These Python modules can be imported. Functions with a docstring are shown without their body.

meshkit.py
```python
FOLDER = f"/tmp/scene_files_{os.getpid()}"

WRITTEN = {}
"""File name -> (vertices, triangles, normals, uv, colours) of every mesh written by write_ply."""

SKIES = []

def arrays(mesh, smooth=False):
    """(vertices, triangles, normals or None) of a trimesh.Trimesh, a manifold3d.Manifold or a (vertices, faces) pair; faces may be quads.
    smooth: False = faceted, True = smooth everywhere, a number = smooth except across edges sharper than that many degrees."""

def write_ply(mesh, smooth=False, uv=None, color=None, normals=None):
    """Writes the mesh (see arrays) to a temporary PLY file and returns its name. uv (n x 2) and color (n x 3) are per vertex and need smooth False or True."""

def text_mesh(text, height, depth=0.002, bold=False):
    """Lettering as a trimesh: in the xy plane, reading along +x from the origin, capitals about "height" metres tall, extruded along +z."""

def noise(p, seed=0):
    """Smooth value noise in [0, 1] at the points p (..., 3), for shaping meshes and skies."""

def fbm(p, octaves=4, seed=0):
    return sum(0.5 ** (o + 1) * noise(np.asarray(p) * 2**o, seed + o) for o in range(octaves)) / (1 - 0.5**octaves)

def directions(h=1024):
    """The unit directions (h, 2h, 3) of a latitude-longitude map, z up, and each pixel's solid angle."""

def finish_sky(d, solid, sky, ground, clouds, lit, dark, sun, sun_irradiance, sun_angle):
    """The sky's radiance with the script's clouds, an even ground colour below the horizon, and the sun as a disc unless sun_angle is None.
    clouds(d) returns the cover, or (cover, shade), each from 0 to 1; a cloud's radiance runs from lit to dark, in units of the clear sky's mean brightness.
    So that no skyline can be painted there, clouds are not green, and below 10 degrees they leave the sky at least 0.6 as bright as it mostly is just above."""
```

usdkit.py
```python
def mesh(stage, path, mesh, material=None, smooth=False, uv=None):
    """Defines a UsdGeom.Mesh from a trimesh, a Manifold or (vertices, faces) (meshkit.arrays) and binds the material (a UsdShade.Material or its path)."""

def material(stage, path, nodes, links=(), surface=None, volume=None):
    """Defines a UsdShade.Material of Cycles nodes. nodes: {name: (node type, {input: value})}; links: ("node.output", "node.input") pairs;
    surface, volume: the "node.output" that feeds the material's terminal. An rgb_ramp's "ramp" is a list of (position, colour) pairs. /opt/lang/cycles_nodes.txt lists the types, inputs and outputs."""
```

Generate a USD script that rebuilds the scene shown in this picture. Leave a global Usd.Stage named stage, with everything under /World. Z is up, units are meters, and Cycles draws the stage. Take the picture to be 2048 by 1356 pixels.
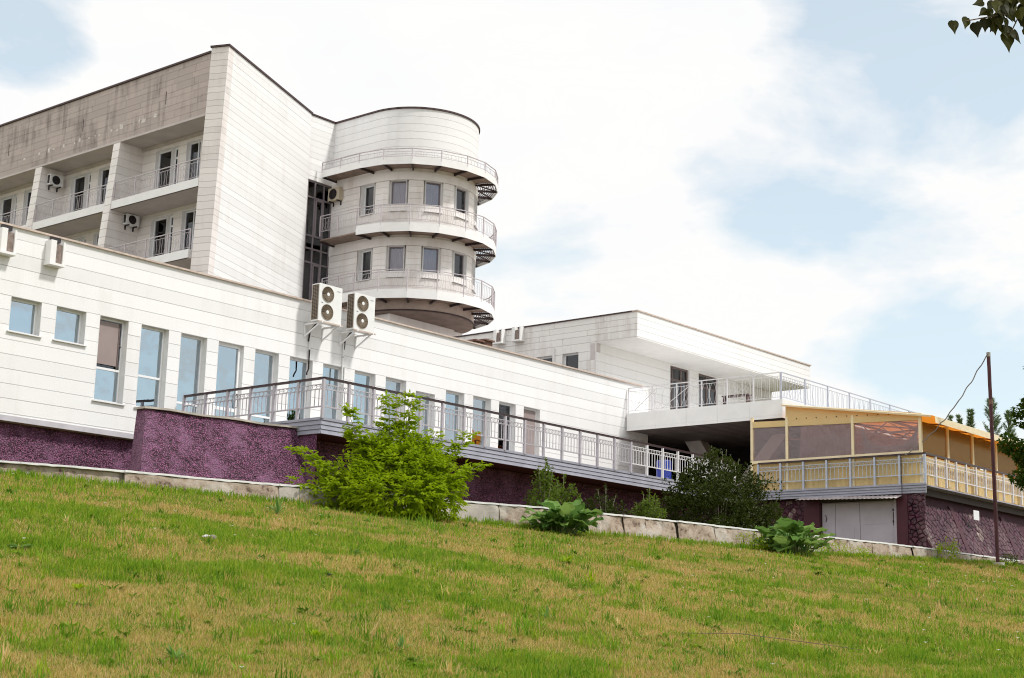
import math, random
import numpy as np, trimesh
import shapely
from shapely.geometry import Polygon, box as sbox
import usdkit, meshkit
from pxr import Usd, UsdGeom, UsdLux, UsdShade, Gf, Sdf, Vt

stage = Usd.Stage.CreateInMemory()
UsdGeom.SetStageUpAxis(stage, UsdGeom.Tokens.z)
UsdGeom.SetStageMetersPerUnit(stage, 1.0)
world = UsdGeom.Xform.Define(stage, '/World')
stage.SetDefaultPrim(world.GetPrim())
UsdGeom.Scope.Define(stage, '/World/Looks')
rng = np.random.default_rng(7)

# ------------------------------------------------------------------ camera, sky, sun, exposure
# metres, z up, the eye is the origin; x runs along the long white facade, y into the building
EXPOSURE = 0.36
PITCH, ROLL, YAW, FOCAL_PX = 0.20061531, 0.02530914, 0.69607796, 3040.3
fw = np.array([math.cos(YAW) * math.cos(PITCH), math.sin(YAW) * math.cos(PITCH), math.sin(PITCH)])
rt0 = np.array([math.sin(YAW), -math.cos(YAW), 0.0]); up0 = np.cross(rt0, fw)
rt = rt0 * math.cos(ROLL) + up0 * math.sin(ROLL)
up = -rt0 * math.sin(ROLL) + up0 * math.cos(ROLL)
cam = UsdGeom.Camera.Define(stage, '/World/camera')
cam.CreateHorizontalApertureAttr(23.6)
cam.CreateVerticalApertureAttr(23.6 * 678 / 1024)
cam.CreateFocalLengthAttr(23.6 * FOCAL_PX / 2048)
cam.CreateClippingRangeAttr(Gf.Vec2f(0.1, 3000))
cam.CreateExposureAttr(EXPOSURE)
cam.AddTransformOp().Set(Gf.Matrix4d(*rt, 0, *up, 0, *(-fw), 0, 0, 0, 0, 1))

SUN_EL = math.radians(52)
sh = np.array([0.30, -0.954]); sh /= np.linalg.norm(sh)
sun_dir = np.array([sh[0] * math.cos(SUN_EL), sh[1] * math.cos(SUN_EL), math.sin(SUN_EL)])
SUN_ROT = math.atan2(sun_dir[0], sun_dir[1])

CLOUD = 5.25          # cloud brightness beside the physical sky
sky_nodes = {
    'tc': ('texture_coordinate', {}),
    'sky': ('sky_texture', {'sky_type': 'single_scattering', 'sun_disc': False, 'sun_elevation': SUN_EL, 'sun_rotation': SUN_ROT,
                            'air_density': 1.0, 'aerosol_density': 1.3, 'ozone_density': 0.25}),
    'map': ('mapping', {'location': (3.1, 0.7, 1.9), 'scale': (1.0, 1.0, 2.4)}),
    'n1': ('noise_texture', {'dimensions': '3D', 'scale': 4.2, 'detail': 8.0, 'roughness': 0.56, 'distortion': 0.25}),
    'n2': ('noise_texture', {'dimensions': '3D', 'scale': 9.0, 'detail': 5.0, 'roughness': 0.55}),
    'cov': ('map_range', {'from_min': 0.28, 'from_max': 0.42, 'to_min': 0.50, 'to_max': 1.0, 'clamp': True}),
    'shade': ('rgb_ramp', {'ramp': [(0.25, (0.965 * CLOUD, 0.97 * CLOUD, 0.985 * CLOUD)), (0.55, (1.0 * CLOUD, 1.0 * CLOUD, 0.99 * CLOUD))]}),
    'mix': ('mix_color', {'blend_type': 'mix', 'use_clamp': False}),
    'hue': ('hsv', {'hue': 0.474, 'saturation': 1.08, 'value': 1.0, 'fac': 1.0}),
    'bg': ('background_shader', {'strength': 0.148}),
}
# openings in the cloud deck: pale blue to the right, a deeper blue one high on the left, broken blue behind the viewer
for k, (d, a0, a1, amt) in enumerate([((0.885, 0.372, 0.281), 12.0, 1.0, 0.128), ((0.470, 0.795, 0.383), 5.0, 0.3, 0.31), ((0.62, -0.77, 0.16), 30.0, 6.0, 0.16), ((-0.3, -0.85, 0.45), 30.0, 6.0, 0.15)]):
    d = np.array(d) / np.linalg.norm(d)
    sky_nodes[f'dot{k}'] = ('vector_math', {'math_type': 'dot_product', 'vector2': tuple(d)})
    sky_nodes[f'gap{k}'] = ('map_range', {'range_type': 'smoothstep', 'from_min': math.cos(math.radians(a0)), 'from_max': math.cos(math.radians(a1)), 'to_min': 0.0, 'to_max': amt, 'clamp': True})
    sky_nodes[f'sub{k}'] = ('math', {'math_type': 'subtract'})
sky_links = [('tc.generated', 'map.vector'), ('map.vector', 'n1.vector'), ('map.vector', 'n2.vector'),
             ('n2.fac', 'shade.fac'), ('cov.result', 'mix.fac'), ('sky.color', 'hue.color'), ('hue.color', 'mix.a'), ('shade.color', 'mix.b'), ('mix.result', 'bg.color')]
src = 'n1.fac'
for k in range(4):
    sky_links += [('tc.generated', f'dot{k}.vector1'), (f'dot{k}.value', f'gap{k}.value'), (src, f'sub{k}.value1'), (f'gap{k}.result', f'sub{k}.value2')]; src = f'sub{k}.value'
sky_links.append((src, 'cov.value'))
sky_mat = usdkit.material(stage, '/World/Looks/sky_clouds', sky_nodes, sky_links, surface='bg.background')
dome = UsdLux.DomeLight.Define(stage, '/World/sky')
UsdShade.MaterialBindingAPI.Apply(dome.GetPrim()).Bind(sky_mat)
dome.GetPrim().SetCustomDataByKey('kind', 'structure')

sun = UsdLux.DistantLight.Define(stage, '/World/sun')
sun.CreateIntensityAttr(0.58); sun.CreateAngleAttr(6.0)
sun.CreateNormalizeAttr(True) if hasattr(sun, 'CreateNormalizeAttr') else None
sun.CreateColorAttr(Gf.Vec3f(1.0, 0.975, 0.925))
zz = sun_dir; xx = np.cross([0, 0, 1.0], zz); xx /= np.linalg.norm(xx); yy = np.cross(zz, xx)
sun.AddTransformOp().Set(Gf.Matrix4d(*xx, 0, *yy, 0, *zz, 0, 0, 0, 0, 1))

# ------------------------------------------------------------------ naming and tagging helpers
used = {}
origin = {}
def numbered(parent, name):
    k = (str(parent), name); n = used.get(k, 0); used[k] = n + 1
    return name if n == 0 else f'{name}_{n:03d}'
def tag(prim, label=None, category=None, group=None, kind=None):
    for k, v in (('label', label), ('category', category), ('group', group), ('kind', kind)):
        if v: prim.SetCustomDataByKey(k, v)
    return prim
def thing(name, label, category, loc=(0, 0, 0), group=None):
    path = '/World/' + numbered('/World', name)
    x = UsdGeom.Xform.Define(stage, path); x.AddTranslateOp().Set(Gf.Vec3d(*map(float, loc)))
    origin[path] = np.array(loc, float)
    tag(x.GetPrim(), label, category, group)
    return path
class MB:
    """collects shapes of one mesh"""
    def __init__(s): s.v, s.f, s.n = [], [], 0
    def add(s, v, f):
        v = np.asarray(v, float); f = np.asarray(f, int)
        if f.ndim == 2 and f.shape[1] == 4: f = np.vstack([f[:, [0, 1, 2]], f[:, [0, 2, 3]]])
        s.v.append(v); s.f.append(f + s.n); s.n += len(v); return s
    def tm(s, m): return s.add(m.vertices, m.faces)
    def hexa(s, p):  # 8 corners: bottom 4 ccw, top 4 ccw
        return s.add(p, [[0, 3, 2, 1], [4, 5, 6, 7], [0, 1, 5, 4], [1, 2, 6, 5], [2, 3, 7, 6], [3, 0, 4, 7]])
    def box(s, x0, x1, y0, y1, z0, z1):
        return s.hexa([[x0, y0, z0], [x1, y0, z0], [x1, y1, z0], [x0, y1, z0], [x0, y0, z1], [x1, y0, z1], [x1, y1, z1], [x0, y1, z1]])
    def tube(s, pts, r, n=5, closed=False):
        pts = np.asarray(pts, float); m = len(pts)
        r = np.broadcast_to(np.asarray(r, float), (m,))
        t = np.gradient(pts, axis=0); t /= np.maximum(np.linalg.norm(t, axis=1, keepdims=True), 1e-9)
        ref = np.array([0, 0, 1.0]) if abs(t[:, 2]).mean() < 0.9 else np.array([1.0, 0, 0])
        a = np.cross(t, ref); a /= np.maximum(np.linalg.norm(a, axis=1, keepdims=True), 1e-9); b = np.cross(t, a)
        th = np.arange(n) * 2 * np.pi / n + np.pi / n
        v = pts[:, None] + r[:, None, None] * (np.cos(th)[None, :, None] * a[:, None] + np.sin(th)[None, :, None] * b[:, None])
        v = v.reshape(-1, 3); f = []
        for i in range(m - 1):
            for k in range(n):
                k2 = (k + 1) % n
                f.append([i * n + k, i * n + k2, (i + 1) * n + k2, (i + 1) * n + k])
        s.add(v, f)
        cap = [[0, k, k + 1] for k in range(1, n - 1)]
        s.add(v[:n], [[a_, c_, b_] for a_, b_, c_ in cap][::-1]); s.add(v[-n:], cap)
        return s
    def bar(s, a, b, w, h):  # a straight bar of rectangular section, w sideways, h up
        a = np.asarray(a, float); b = np.asarray(b, float); d = b - a; d /= np.linalg.norm(d)
        u = np.array([0, 0, 1.0]) if abs(d[2]) < 0.95 else np.array([1.0, 0, 0])
        q = np.cross(d, u); q /= np.linalg.norm(q); u = np.cross(q, d)
        c = [-q * w / 2 - u * h / 2, q * w / 2 - u * h / 2, q * w / 2 + u * h / 2, -q * w / 2 + u * h / 2]
        return s.hexa([a + c[0], a + c[1], a + c[2], a + c[3], b + c[0], b + c[1], b + c[2], b + c[3]])
    def fbox(s, W, s0, s1, z0, z1, d0, d1):
        return s.hexa([W(s0, z0, d1), W(s1, z0, d1), W(s1, z0, d0), W(s0, z0, d0), W(s0, z1, d1), W(s1, z1, d1), W(s1, z1, d0), W(s0, z1, d0)])
    def arrays(s): return np.vstack(s.v), np.vstack(s.f)
def put(name, mb, mat, parent, smooth=False, label=None, kind=None, fix=True, tint=None):
    """one Mesh prim under a thing or a part; shapes are given in world metres"""
    path = parent + '/' + numbered(parent, name)
    v, f = mb.arrays() if isinstance(mb, MB) else (np.asarray(mb[0], float), np.asarray(mb[1], int))
    top = '/'.join(path.split('/')[:3])
    v = v - origin.get(top, np.zeros(3))
    if fix and len(f) < 20000:
        m = trimesh.Trimesh(v, f, process=True); trimesh.repair.fix_normals(m, multibody=True); v, f = m.vertices, m.faces
    g = usdkit.mesh(stage, path, (v, f), MATS[mat], smooth=smooth)
    if tint is not None:
        UsdGeom.PrimvarsAPI(g).CreatePrimvar('tint', Sdf.ValueTypeNames.FloatArray, 'vertex').Set(Vt.FloatArray.FromNumpy(np.asarray(tint, np.float32)))
    tag(g.GetPrim(), label, None, None, kind)
    return path
def single(name, mb, mat, label=None, category=None, group=None, kind=None, **k):
    path = put(name, mb, mat, '/World', **k)
    tag(stage.GetPrimAtPath(path), label, category, group, kind); return path
def frame(O, s, n):
    O, s, n = (np.asarray(a, float) for a in (O, s, n)); s = s / np.linalg.norm(s); n = n / np.linalg.norm(n)
    return lambda a, z, d=0.0: np.array([O[0] + s[0] * a + n[0] * d, O[1] + s[1] * a + n[1] * d, z])
def extrude(poly, W, d0, d1):
    """a polygon in wall coordinates (along, z) pushed out from d0 to d1"""
    v2, f2 = trimesh.creation.triangulate_polygon(poly, engine='earcut')
    m = trimesh.creation.extrude_triangulation(v2, f2, d1 - d0)
    v = np.array([W(p[0], p[1], d0 + p[2]) for p in m.vertices])
    return v, m.faces
def polys(g):
    if g.is_empty: return []
    return [p for p in (g.geoms if hasattr(g, 'geoms') else [g]) if p.geom_type == 'Polygon' and p.area > 1e-4]

# ------------------------------------------------------------------ materials
MATS = {}
def M(name, nodes, links, surface): MATS[name] = usdkit.material(stage, '/World/Looks/' + name, nodes, links, surface=surface)
def plain(name, col, rough=0.6, var=0.12, scale=3.0, bump=0.0, bscale=40.0, metallic=0.0, objvar=0.0, spec=0.4):
    lo = tuple(c * (1 - var) for c in col); hi = tuple(min(1, c * (1 + var)) for c in col)
    nodes = {'g': ('geometry', {}), 'n': ('noise_texture', {'scale': scale, 'detail': 5.0, 'roughness': 0.6}),
             'r': ('rgb_ramp', {'ramp': [(0.3, lo), (0.7, hi)]}), 'p': ('principled_bsdf', {'roughness': rough, 'metallic': metallic, 'specular_ior_level': spec})}
    links = [('g.position', 'n.vector'), ('n.fac', 'r.fac')]
    out = 'r.color'
    if objvar:
        nodes['oi'] = ('object_info', {}); nodes['mr'] = ('map_range', {'from_min': 0, 'from_max': 1, 'to_min': 1 - objvar, 'to_max': 1 + objvar * 0.6})
        nodes['h'] = ('hsv', {'hue': 0.5, 'saturation': 1.0, 'fac': 1.0})
        links += [('oi.random', 'mr.value'), ('mr.result', 'h.value'), (out, 'h.color')]; out = 'h.color'
    links.append((out, 'p.base_color'))
    if bump:
        nodes['bn'] = ('noise_texture', {'scale': bscale, 'detail': 4.0}); nodes['b'] = ('bump', {'strength': 1.0, 'distance': bump})
        links += [('g.position', 'bn.vector'), ('bn.fac', 'b.height'), ('b.normal', 'p.normal')]
    M(name, nodes, links, 'p.BSDF')
def cladding(name, col, stain, amount, objvar=0.03, sp=(0.93, 1.05), streak=0.5, bump=0.0025, rough=0.6):
    """painted stone slabs: speckle, soft dirt and vertical run marks"""
    nodes = {'g': ('geometry', {}),
             'm': ('mapping', {'scale': (1.6, 1.6, 0.16)}),
             'ns': ('noise_texture', {'scale': 1.5, 'detail': 6.0, 'roughness': 0.65}),
             'nb': ('noise_texture', {'scale': 0.55, 'detail': 5.0, 'roughness': 0.6}),
             'nf': ('noise_texture', {'scale': 26.0, 'detail': 3.0}),
             'mu': ('math', {'math_type': 'multiply'}),
             'ramp': ('map_range', {'from_min': 0.24, 'from_max': 0.42, 'to_min': 0.0, 'to_max': amount, 'clamp': True}),
             'mix': ('mix_color', {'blend_type': 'mix', 'a': col, 'b': stain}),
             'fr': ('map_range', {'from_min': 0.2, 'from_max': 0.8, 'to_min': sp[0], 'to_max': sp[1]}),
             'oi': ('object_info', {}), 'mr': ('map_range', {'from_min': 0, 'from_max': 1, 'to_min': 1 - objvar, 'to_max': 1 + objvar}),
             'mm': ('math', {'math_type': 'multiply'}),
             'h': ('hsv', {'hue': 0.5, 'saturation': 1.0, 'fac': 1.0}),
             'b': ('bump', {'strength': 0.8, 'distance': bump}),
             'p': ('principled_bsdf', {'roughness': rough, 'specular_ior_level': 0.35})}
    links = [('g.position', 'm.vector'), ('m.vector', 'ns.vector'), ('g.position', 'nb.vector'), ('g.position', 'nf.vector'),
             ('ns.fac', 'mu.value1'), ('nb.fac', 'mu.value2'), ('mu.value', 'ramp.value'), ('ramp.result', 'mix.fac'), ('mix.result', 'h.color'),
             ('nf.fac', 'fr.value'), ('oi.random', 'mr.value'), ('fr.result', 'mm.value1'), ('mr.result', 'mm.value2'), ('mm.value', 'h.value'),
             ('h.color', 'p.base_color'), ('nf.fac', 'b.height'), ('b.normal', 'p.normal')]
    M(name, nodes, links, 'p.BSDF')
cladding('white_cladding', (0.80, 0.792, 0.79), (0.62, 0.575, 0.55), 0.30, objvar=0.045)
cladding('tower_cladding', (0.79, 0.755, 0.735), (0.56, 0.48, 0.44), 0.6, objvar=0.05)
cladding('loggia_cladding', (0.76, 0.715, 0.69), (0.56, 0.48, 0.44), 0.5, objvar=0.05)
cladding('grimy_cladding', (0.42, 0.35, 0.32), (0.15, 0.12, 0.105), 1.0, objvar=0.08, sp=(0.55, 1.45), bump=0.006)
cladding('upper_cladding', (0.74, 0.72, 0.70), (0.46, 0.40, 0.36), 0.7)
plain('pale_scrape', (0.60, 0.55, 0.52), 0.8, 0.35, 14.0)
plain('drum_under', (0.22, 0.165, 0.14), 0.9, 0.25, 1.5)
plain('insect_mesh', (0.30, 0.24, 0.23), 0.8, 0.06, 2.0)
plain('joint_backing', (0.50, 0.46, 0.45), 0.9)
plain('render_white', (0.78, 0.77, 0.76), 0.6, 0.05, 2.0, 0.002, 30)
plain('render_tan', (0.46, 0.37, 0.325), 0.8, 0.2, 1.5, 0.004, 30)
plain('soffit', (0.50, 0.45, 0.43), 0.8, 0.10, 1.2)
plain('brown_coping', (0.055, 0.028, 0.028), 0.5, 0.3, 5.0)
plain('tan_coping', (0.52, 0.42, 0.36), 0.5, 0.2, 5.0)
plain('pvc_white', (0.80, 0.80, 0.81), 0.35, 0.03, 4.0)
plain('frame_mauve', (0.22, 0.185, 0.20), 0.45, 0.1, 4.0)
plain('frame_brown', (0.13, 0.095, 0.09), 0.5, 0.1, 4.0)
plain('dark_room', (0.05, 0.042, 0.042), 0.9, 0.2, 1.0)  # near-black colour stands in for the shade of rooms and voids
plain('curtain', (0.80, 0.79, 0.82), 0.8, 0.06, 2.0)
plain('curtain_grey', (0.46, 0.40, 0.42), 0.8, 0.10, 2.0)
plain('curtain_tan', (0.62, 0.49, 0.36), 0.8, 0.15, 3.0)
plain('blind_brown', (0.70, 0.57, 0.54), 0.8, 0.08, 2.0)
plain('sill_white', (0.76, 0.75, 0.76), 0.4, 0.04, 3.0)
plain('flashing_grey', (0.45, 0.43, 0.46), 0.4, 0.12, 2.5)
plain('siding_grey', (0.30, 0.30, 0.36), 0.42, 0.16, 2.0)
plain('handrail_dark', (0.035, 0.018, 0.02), 0.4, 0.2, 6.0)
plain('rail_grey', (0.42, 0.39, 0.43), 0.45, 0.12, 5.0)
plain('rail_blue', (0.42, 0.45, 0.54), 0.45, 0.10, 5.0)
plain('rail_white', (0.66, 0.64, 0.66), 0.45, 0.10, 5.0)
plain('rail_mauve', (0.50, 0.45, 0.47), 0.5, 0.15, 5.0)
plain('dark_steel', (0.045, 0.028, 0.03), 0.6, 0.25, 5.0)
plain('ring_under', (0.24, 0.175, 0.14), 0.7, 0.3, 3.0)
plain('maroon_wall', (0.055, 0.014, 0.026), 0.75, 0.3, 3.0, 0.01, 16)
plain('maroon_smooth', (0.060, 0.012, 0.022), 0.55, 0.2, 2.0)
plain('garage_paint', (0.47, 0.43, 0.50), 0.45, 0.10, 1.3)
plain('cream_frame', (0.76, 0.64, 0.42), 0.5, 0.08, 3.0)
plain('orange_steel', (0.26, 0.11, 0.06), 0.55, 0.15, 3.0)
plain('concrete', (0.40, 0.36, 0.32), 0.9, 0.3, 1.6, 0.012, 14)
plain('deck_floor', (0.30, 0.28, 0.27), 0.8, 0.15, 1.5)
plain('ac_white', (0.74, 0.74, 0.73), 0.4, 0.05, 3.0)
plain('ac_beige', (0.52, 0.45, 0.34), 0.5, 0.1, 3.0)
plain('ac_black', (0.028, 0.022, 0.024), 0.6, 0.2, 8.0)
plain('ac_grille', (0.26, 0.20, 0.14), 0.5, 0.15, 12.0)
plain('drain_lining', (0.22, 0.17, 0.15), 0.9, 0.4, 9.0, 0.01, 30)
plain('cable_black', (0.02, 0.012, 0.015), 0.6, 0.1)
plain('cable_grey', (0.22, 0.19, 0.18), 0.6, 0.4, 2.0)
plain('pole_rust', (0.060, 0.014, 0.017), 0.6, 0.35, 4.0)
plain('barrel_blue', (0.03, 0.05, 0.30), 0.35, 0.1)
plain('sign_white', (0.72, 0.74, 0.76), 0.4, 0.03)
plain('cap_white', (0.74, 0.73, 0.72), 0.8, 0.10, 4.0, 0.008, 20)
plain('bark', (0.13, 0.095, 0.07), 0.9, 0.3, 12.0, 0.01, 30)
plain('shoot_bark', (0.26, 0.24, 0.17), 0.8, 0.2, 12.0)
plain('paper_white', (0.55, 0.52, 0.53), 0.8, 0.08, 20)
plain('petal_white', (0.75, 0.74, 0.70), 0.8, 0.05)
plain('roof_felt', (0.20, 0.18, 0.17), 0.9, 0.2, 2.0)
plain('rust_box', (0.16, 0.085, 0.06), 0.7, 0.3, 6.0)
plain('bench_wood', (0.08, 0.045, 0.04), 0.6, 0.2, 6.0)
plain('awning_sheet', (0.46, 0.41, 0.41), 0.5, 0.25, 2.5)
plain('slat_brown', (0.20, 0.165, 0.155), 0.7, 0.15, 2.0, objvar=0.15)
plain('concrete_leg', (0.66, 0.60, 0.57), 0.8, 0.08, 2.0)

def pane(name, ior, tint, rough=0.0, col=(0.92, 0.95, 1.0), warp=0.004):
    M(name, {'f': ('fresnel', {'IOR': ior}), 't': ('transparent_bsdf', {'color': tint}), 'g': ('glossy_bsdf', {'color': col, 'roughness': rough}), 'geo': ('geometry', {}), 'n': ('noise_texture', {'scale': 1.6, 'detail': 1.0}), 'b': ('bump', {'strength': 1.0, 'distance': warp}),
             'm': ('mix_closure', {})}, [('geo.position', 'n.vector'), ('n.fac', 'b.height'), ('b.normal', 'g.normal'), ('f.fac', 'm.fac'), ('t.BSDF', 'm.closure1'), ('g.BSDF', 'm.closure2')], 'm.closure')
pane('mirror_glass', 6.0, (0.78, 0.87, 0.98), col=(0.80, 0.92, 1.0), warp=0.010)
pane('window_glass', 1.75, (0.93, 0.92, 0.95), warp=0.0008)
M('clear_vinyl', {'f': ('fresnel', {'IOR': 1.5}), 't': ('transparent_bsdf', {'color': (0.88, 0.80, 0.80)}), 'd': ('diffuse_bsdf', {'color': (0.42, 0.34, 0.33)}),
                  'g': ('glossy_bsdf', {'color': (0.9, 0.9, 0.95), 'roughness': 0.10}), 'geo': ('geometry', {}), 'n': ('noise_texture', {'scale': 2.2, 'detail': 4.0, 'distortion': 1.2}),
                  'b': ('bump', {'strength': 0.6, 'distance': 0.12}),
                  'm1': ('mix_closure', {'fac': 0.13}), 'm2': ('mix_closure', {})},
  [('geo.position', 'n.vector'), ('n.fac', 'b.height'), ('b.normal', 'g.normal'), ('t.BSDF', 'm1.closure1'), ('d.BSDF', 'm1.closure2'), ('f.fac', 'm2.fac'), ('m1.closure', 'm2.closure1'), ('g.BSDF', 'm2.closure2')], 'm2.closure')
M('amber_vinyl', {'f': ('fresnel', {'IOR': 1.2}), 't': ('transparent_bsdf', {'color': (0.95, 0.78, 0.48)}), 'g': ('glossy_bsdf', {'color': (0.9, 0.8, 0.6), 'roughness': 0.2}), 'm': ('mix_closure', {})}, [('f.fac', 'm.fac'), ('t.BSDF', 'm.closure1'), ('g.BSDF', 'm.closure2')], 'm.closure')
def fabric(name, col, trans, fac):
    M(name, {'geo': ('geometry', {}), 'n': ('noise_texture', {'scale': 1.1, 'detail': 5.0}), 'r': ('rgb_ramp', {'ramp': [(0.3, tuple(c * 0.9 for c in col)), (0.7, col)]}),
             'n2': ('noise_texture', {'scale': 4.0, 'detail': 3.0, 'distortion': 0.8}), 'b': ('bump', {'strength': 0.5, 'distance': 0.05}),
             'd': ('principled_bsdf', {'roughness': 0.55, 'specular_ior_level': 0.3}), 't': ('translucent_bsdf', {'color': trans}), 'm': ('mix_closure', {'fac': fac})},
      [('geo.position', 'n.vector'), ('n.fac', 'r.fac'), ('r.color', 'd.base_color'), ('geo.position', 'n2.vector'), ('n2.fac', 'b.height'), ('b.normal', 'd.normal'), ('d.BSDF', 'm.closure1'), ('t.BSDF', 'm.closure2')], 'm.closure')
fabric('yellow_fabric', (0.90, 0.71, 0.36), (0.80, 0.52, 0.18), 0.25)
fabric('roof_fabric', (0.74, 0.52, 0.26), (0.80, 0.26, 0.025), 0.48)
fabric('cream_fabric', (0.90, 0.80, 0.56), (0.7, 0.5, 0.2), 0.25)
fabric('brown_drape', (0.30, 0.15, 0.05), (0.2, 0.08, 0.02), 0.15)  # orange-brown of the added backdrop carries the glow inside
fabric('grey_drape', (0.30, 0.26, 0.28), (0.2, 0.15, 0.15), 0.2)

def purple(name, hi, lo, scale, dirt, dirtamt):
    """painted pebble-dash: light on the stones and shade in their gaps are put into the colour; pale weathering where the paint has gone"""
    M(name, {'g': ('geometry', {}), 'v': ('voronoi_texture', {'scale': scale}), 'n': ('noise_texture', {'scale': 1.3, 'detail': 5.0, 'roughness': 0.65}),
             'm': ('mapping', {'scale': (1.1, 1.1, 0.75)}), 'r': ('rgb_ramp', {'ramp': [(0.05, hi), (0.30, tuple(0.5 * a + 0.5 * b for a, b in zip(hi, lo))), (0.62, lo)]}),
             'w': ('white_noise_texture', {'dimensions': '3D'}), 'hv': ('map_range', {'from_min': 0, 'from_max': 1, 'to_min': 0.45, 'to_max': 1.5}), 'h': ('hsv', {'hue': 0.5, 'saturation': 1.0, 'fac': 1.0}),
             'mr': ('map_range', {'from_min': 0.47, 'from_max': 0.64, 'to_min': 0.0, 'to_max': dirtamt, 'clamp': True}), 'x': ('mix_color', {'b': dirt}),
             'b': ('bump', {'strength': 1.0, 'distance': 0.03, 'invert': True}), 'p': ('principled_bsdf', {'roughness': 0.55, 'specular_ior_level': 0.45})},
      [('g.position', 'v.vector'), ('v.distance', 'r.fac'), ('v.position', 'w.vector'), ('w.value', 'hv.value'), ('hv.result', 'h.value'), ('r.color', 'h.color'), ('g.position', 'm.vector'), ('m.vector', 'n.vector'), ('n.fac', 'mr.value'), ('h.color', 'x.a'), ('mr.result', 'x.fac'),
       ('x.result', 'p.base_color'), ('v.distance', 'b.height'), ('b.normal', 'p.normal')], 'p.BSDF')
purple('pebble_purple', (0.40, 0.14, 0.29), (0.032, 0.003, 0.016), 28.0, (0.30, 0.14, 0.25), 0.40)
purple('stone_purple', (0.075, 0.018, 0.038), (0.05, 0.010, 0.024), 9.0, (0.20, 0.12, 0.13), 0.45)
purple('stone_pale', (0.36, 0.29, 0.26), (0.16, 0.10, 0.10), 9.0, (0.10, 0.05, 0.06), 0.7)

M('curb_stone', {'g': ('geometry', {}), 'n': ('noise_texture', {'scale': 5.0, 'detail': 6.0, 'roughness': 0.7}), 'n2': ('noise_texture', {'scale': 1.2, 'detail': 4.0}),
                 'r': ('rgb_ramp', {'ramp': [(0.34, (0.10, 0.062, 0.045)), (0.45, (0.33, 0.25, 0.19)), (0.62, (0.42, 0.35, 0.28))]}),
                 'mr': ('map_range', {'from_min': 0.50, 'from_max': 0.62, 'to_min': 0, 'to_max': 0.5, 'clamp': True}), 'x': ('mix_color', {'b': (0.58, 0.55, 0.50)}),
                 'b': ('bump', {'strength': 1.0, 'distance': 0.05}), 'p': ('principled_bsdf', {'roughness': 0.9})},
  [('g.position', 'n.vector'), ('g.position', 'n2.vector'), ('n.fac', 'r.fac'), ('r.color', 'x.a'), ('n2.fac', 'mr.value'), ('mr.result', 'x.fac'), ('x.result', 'p.base_color'), ('n.fac', 'b.height'), ('b.normal', 'p.normal')], 'p.BSDF')
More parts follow.
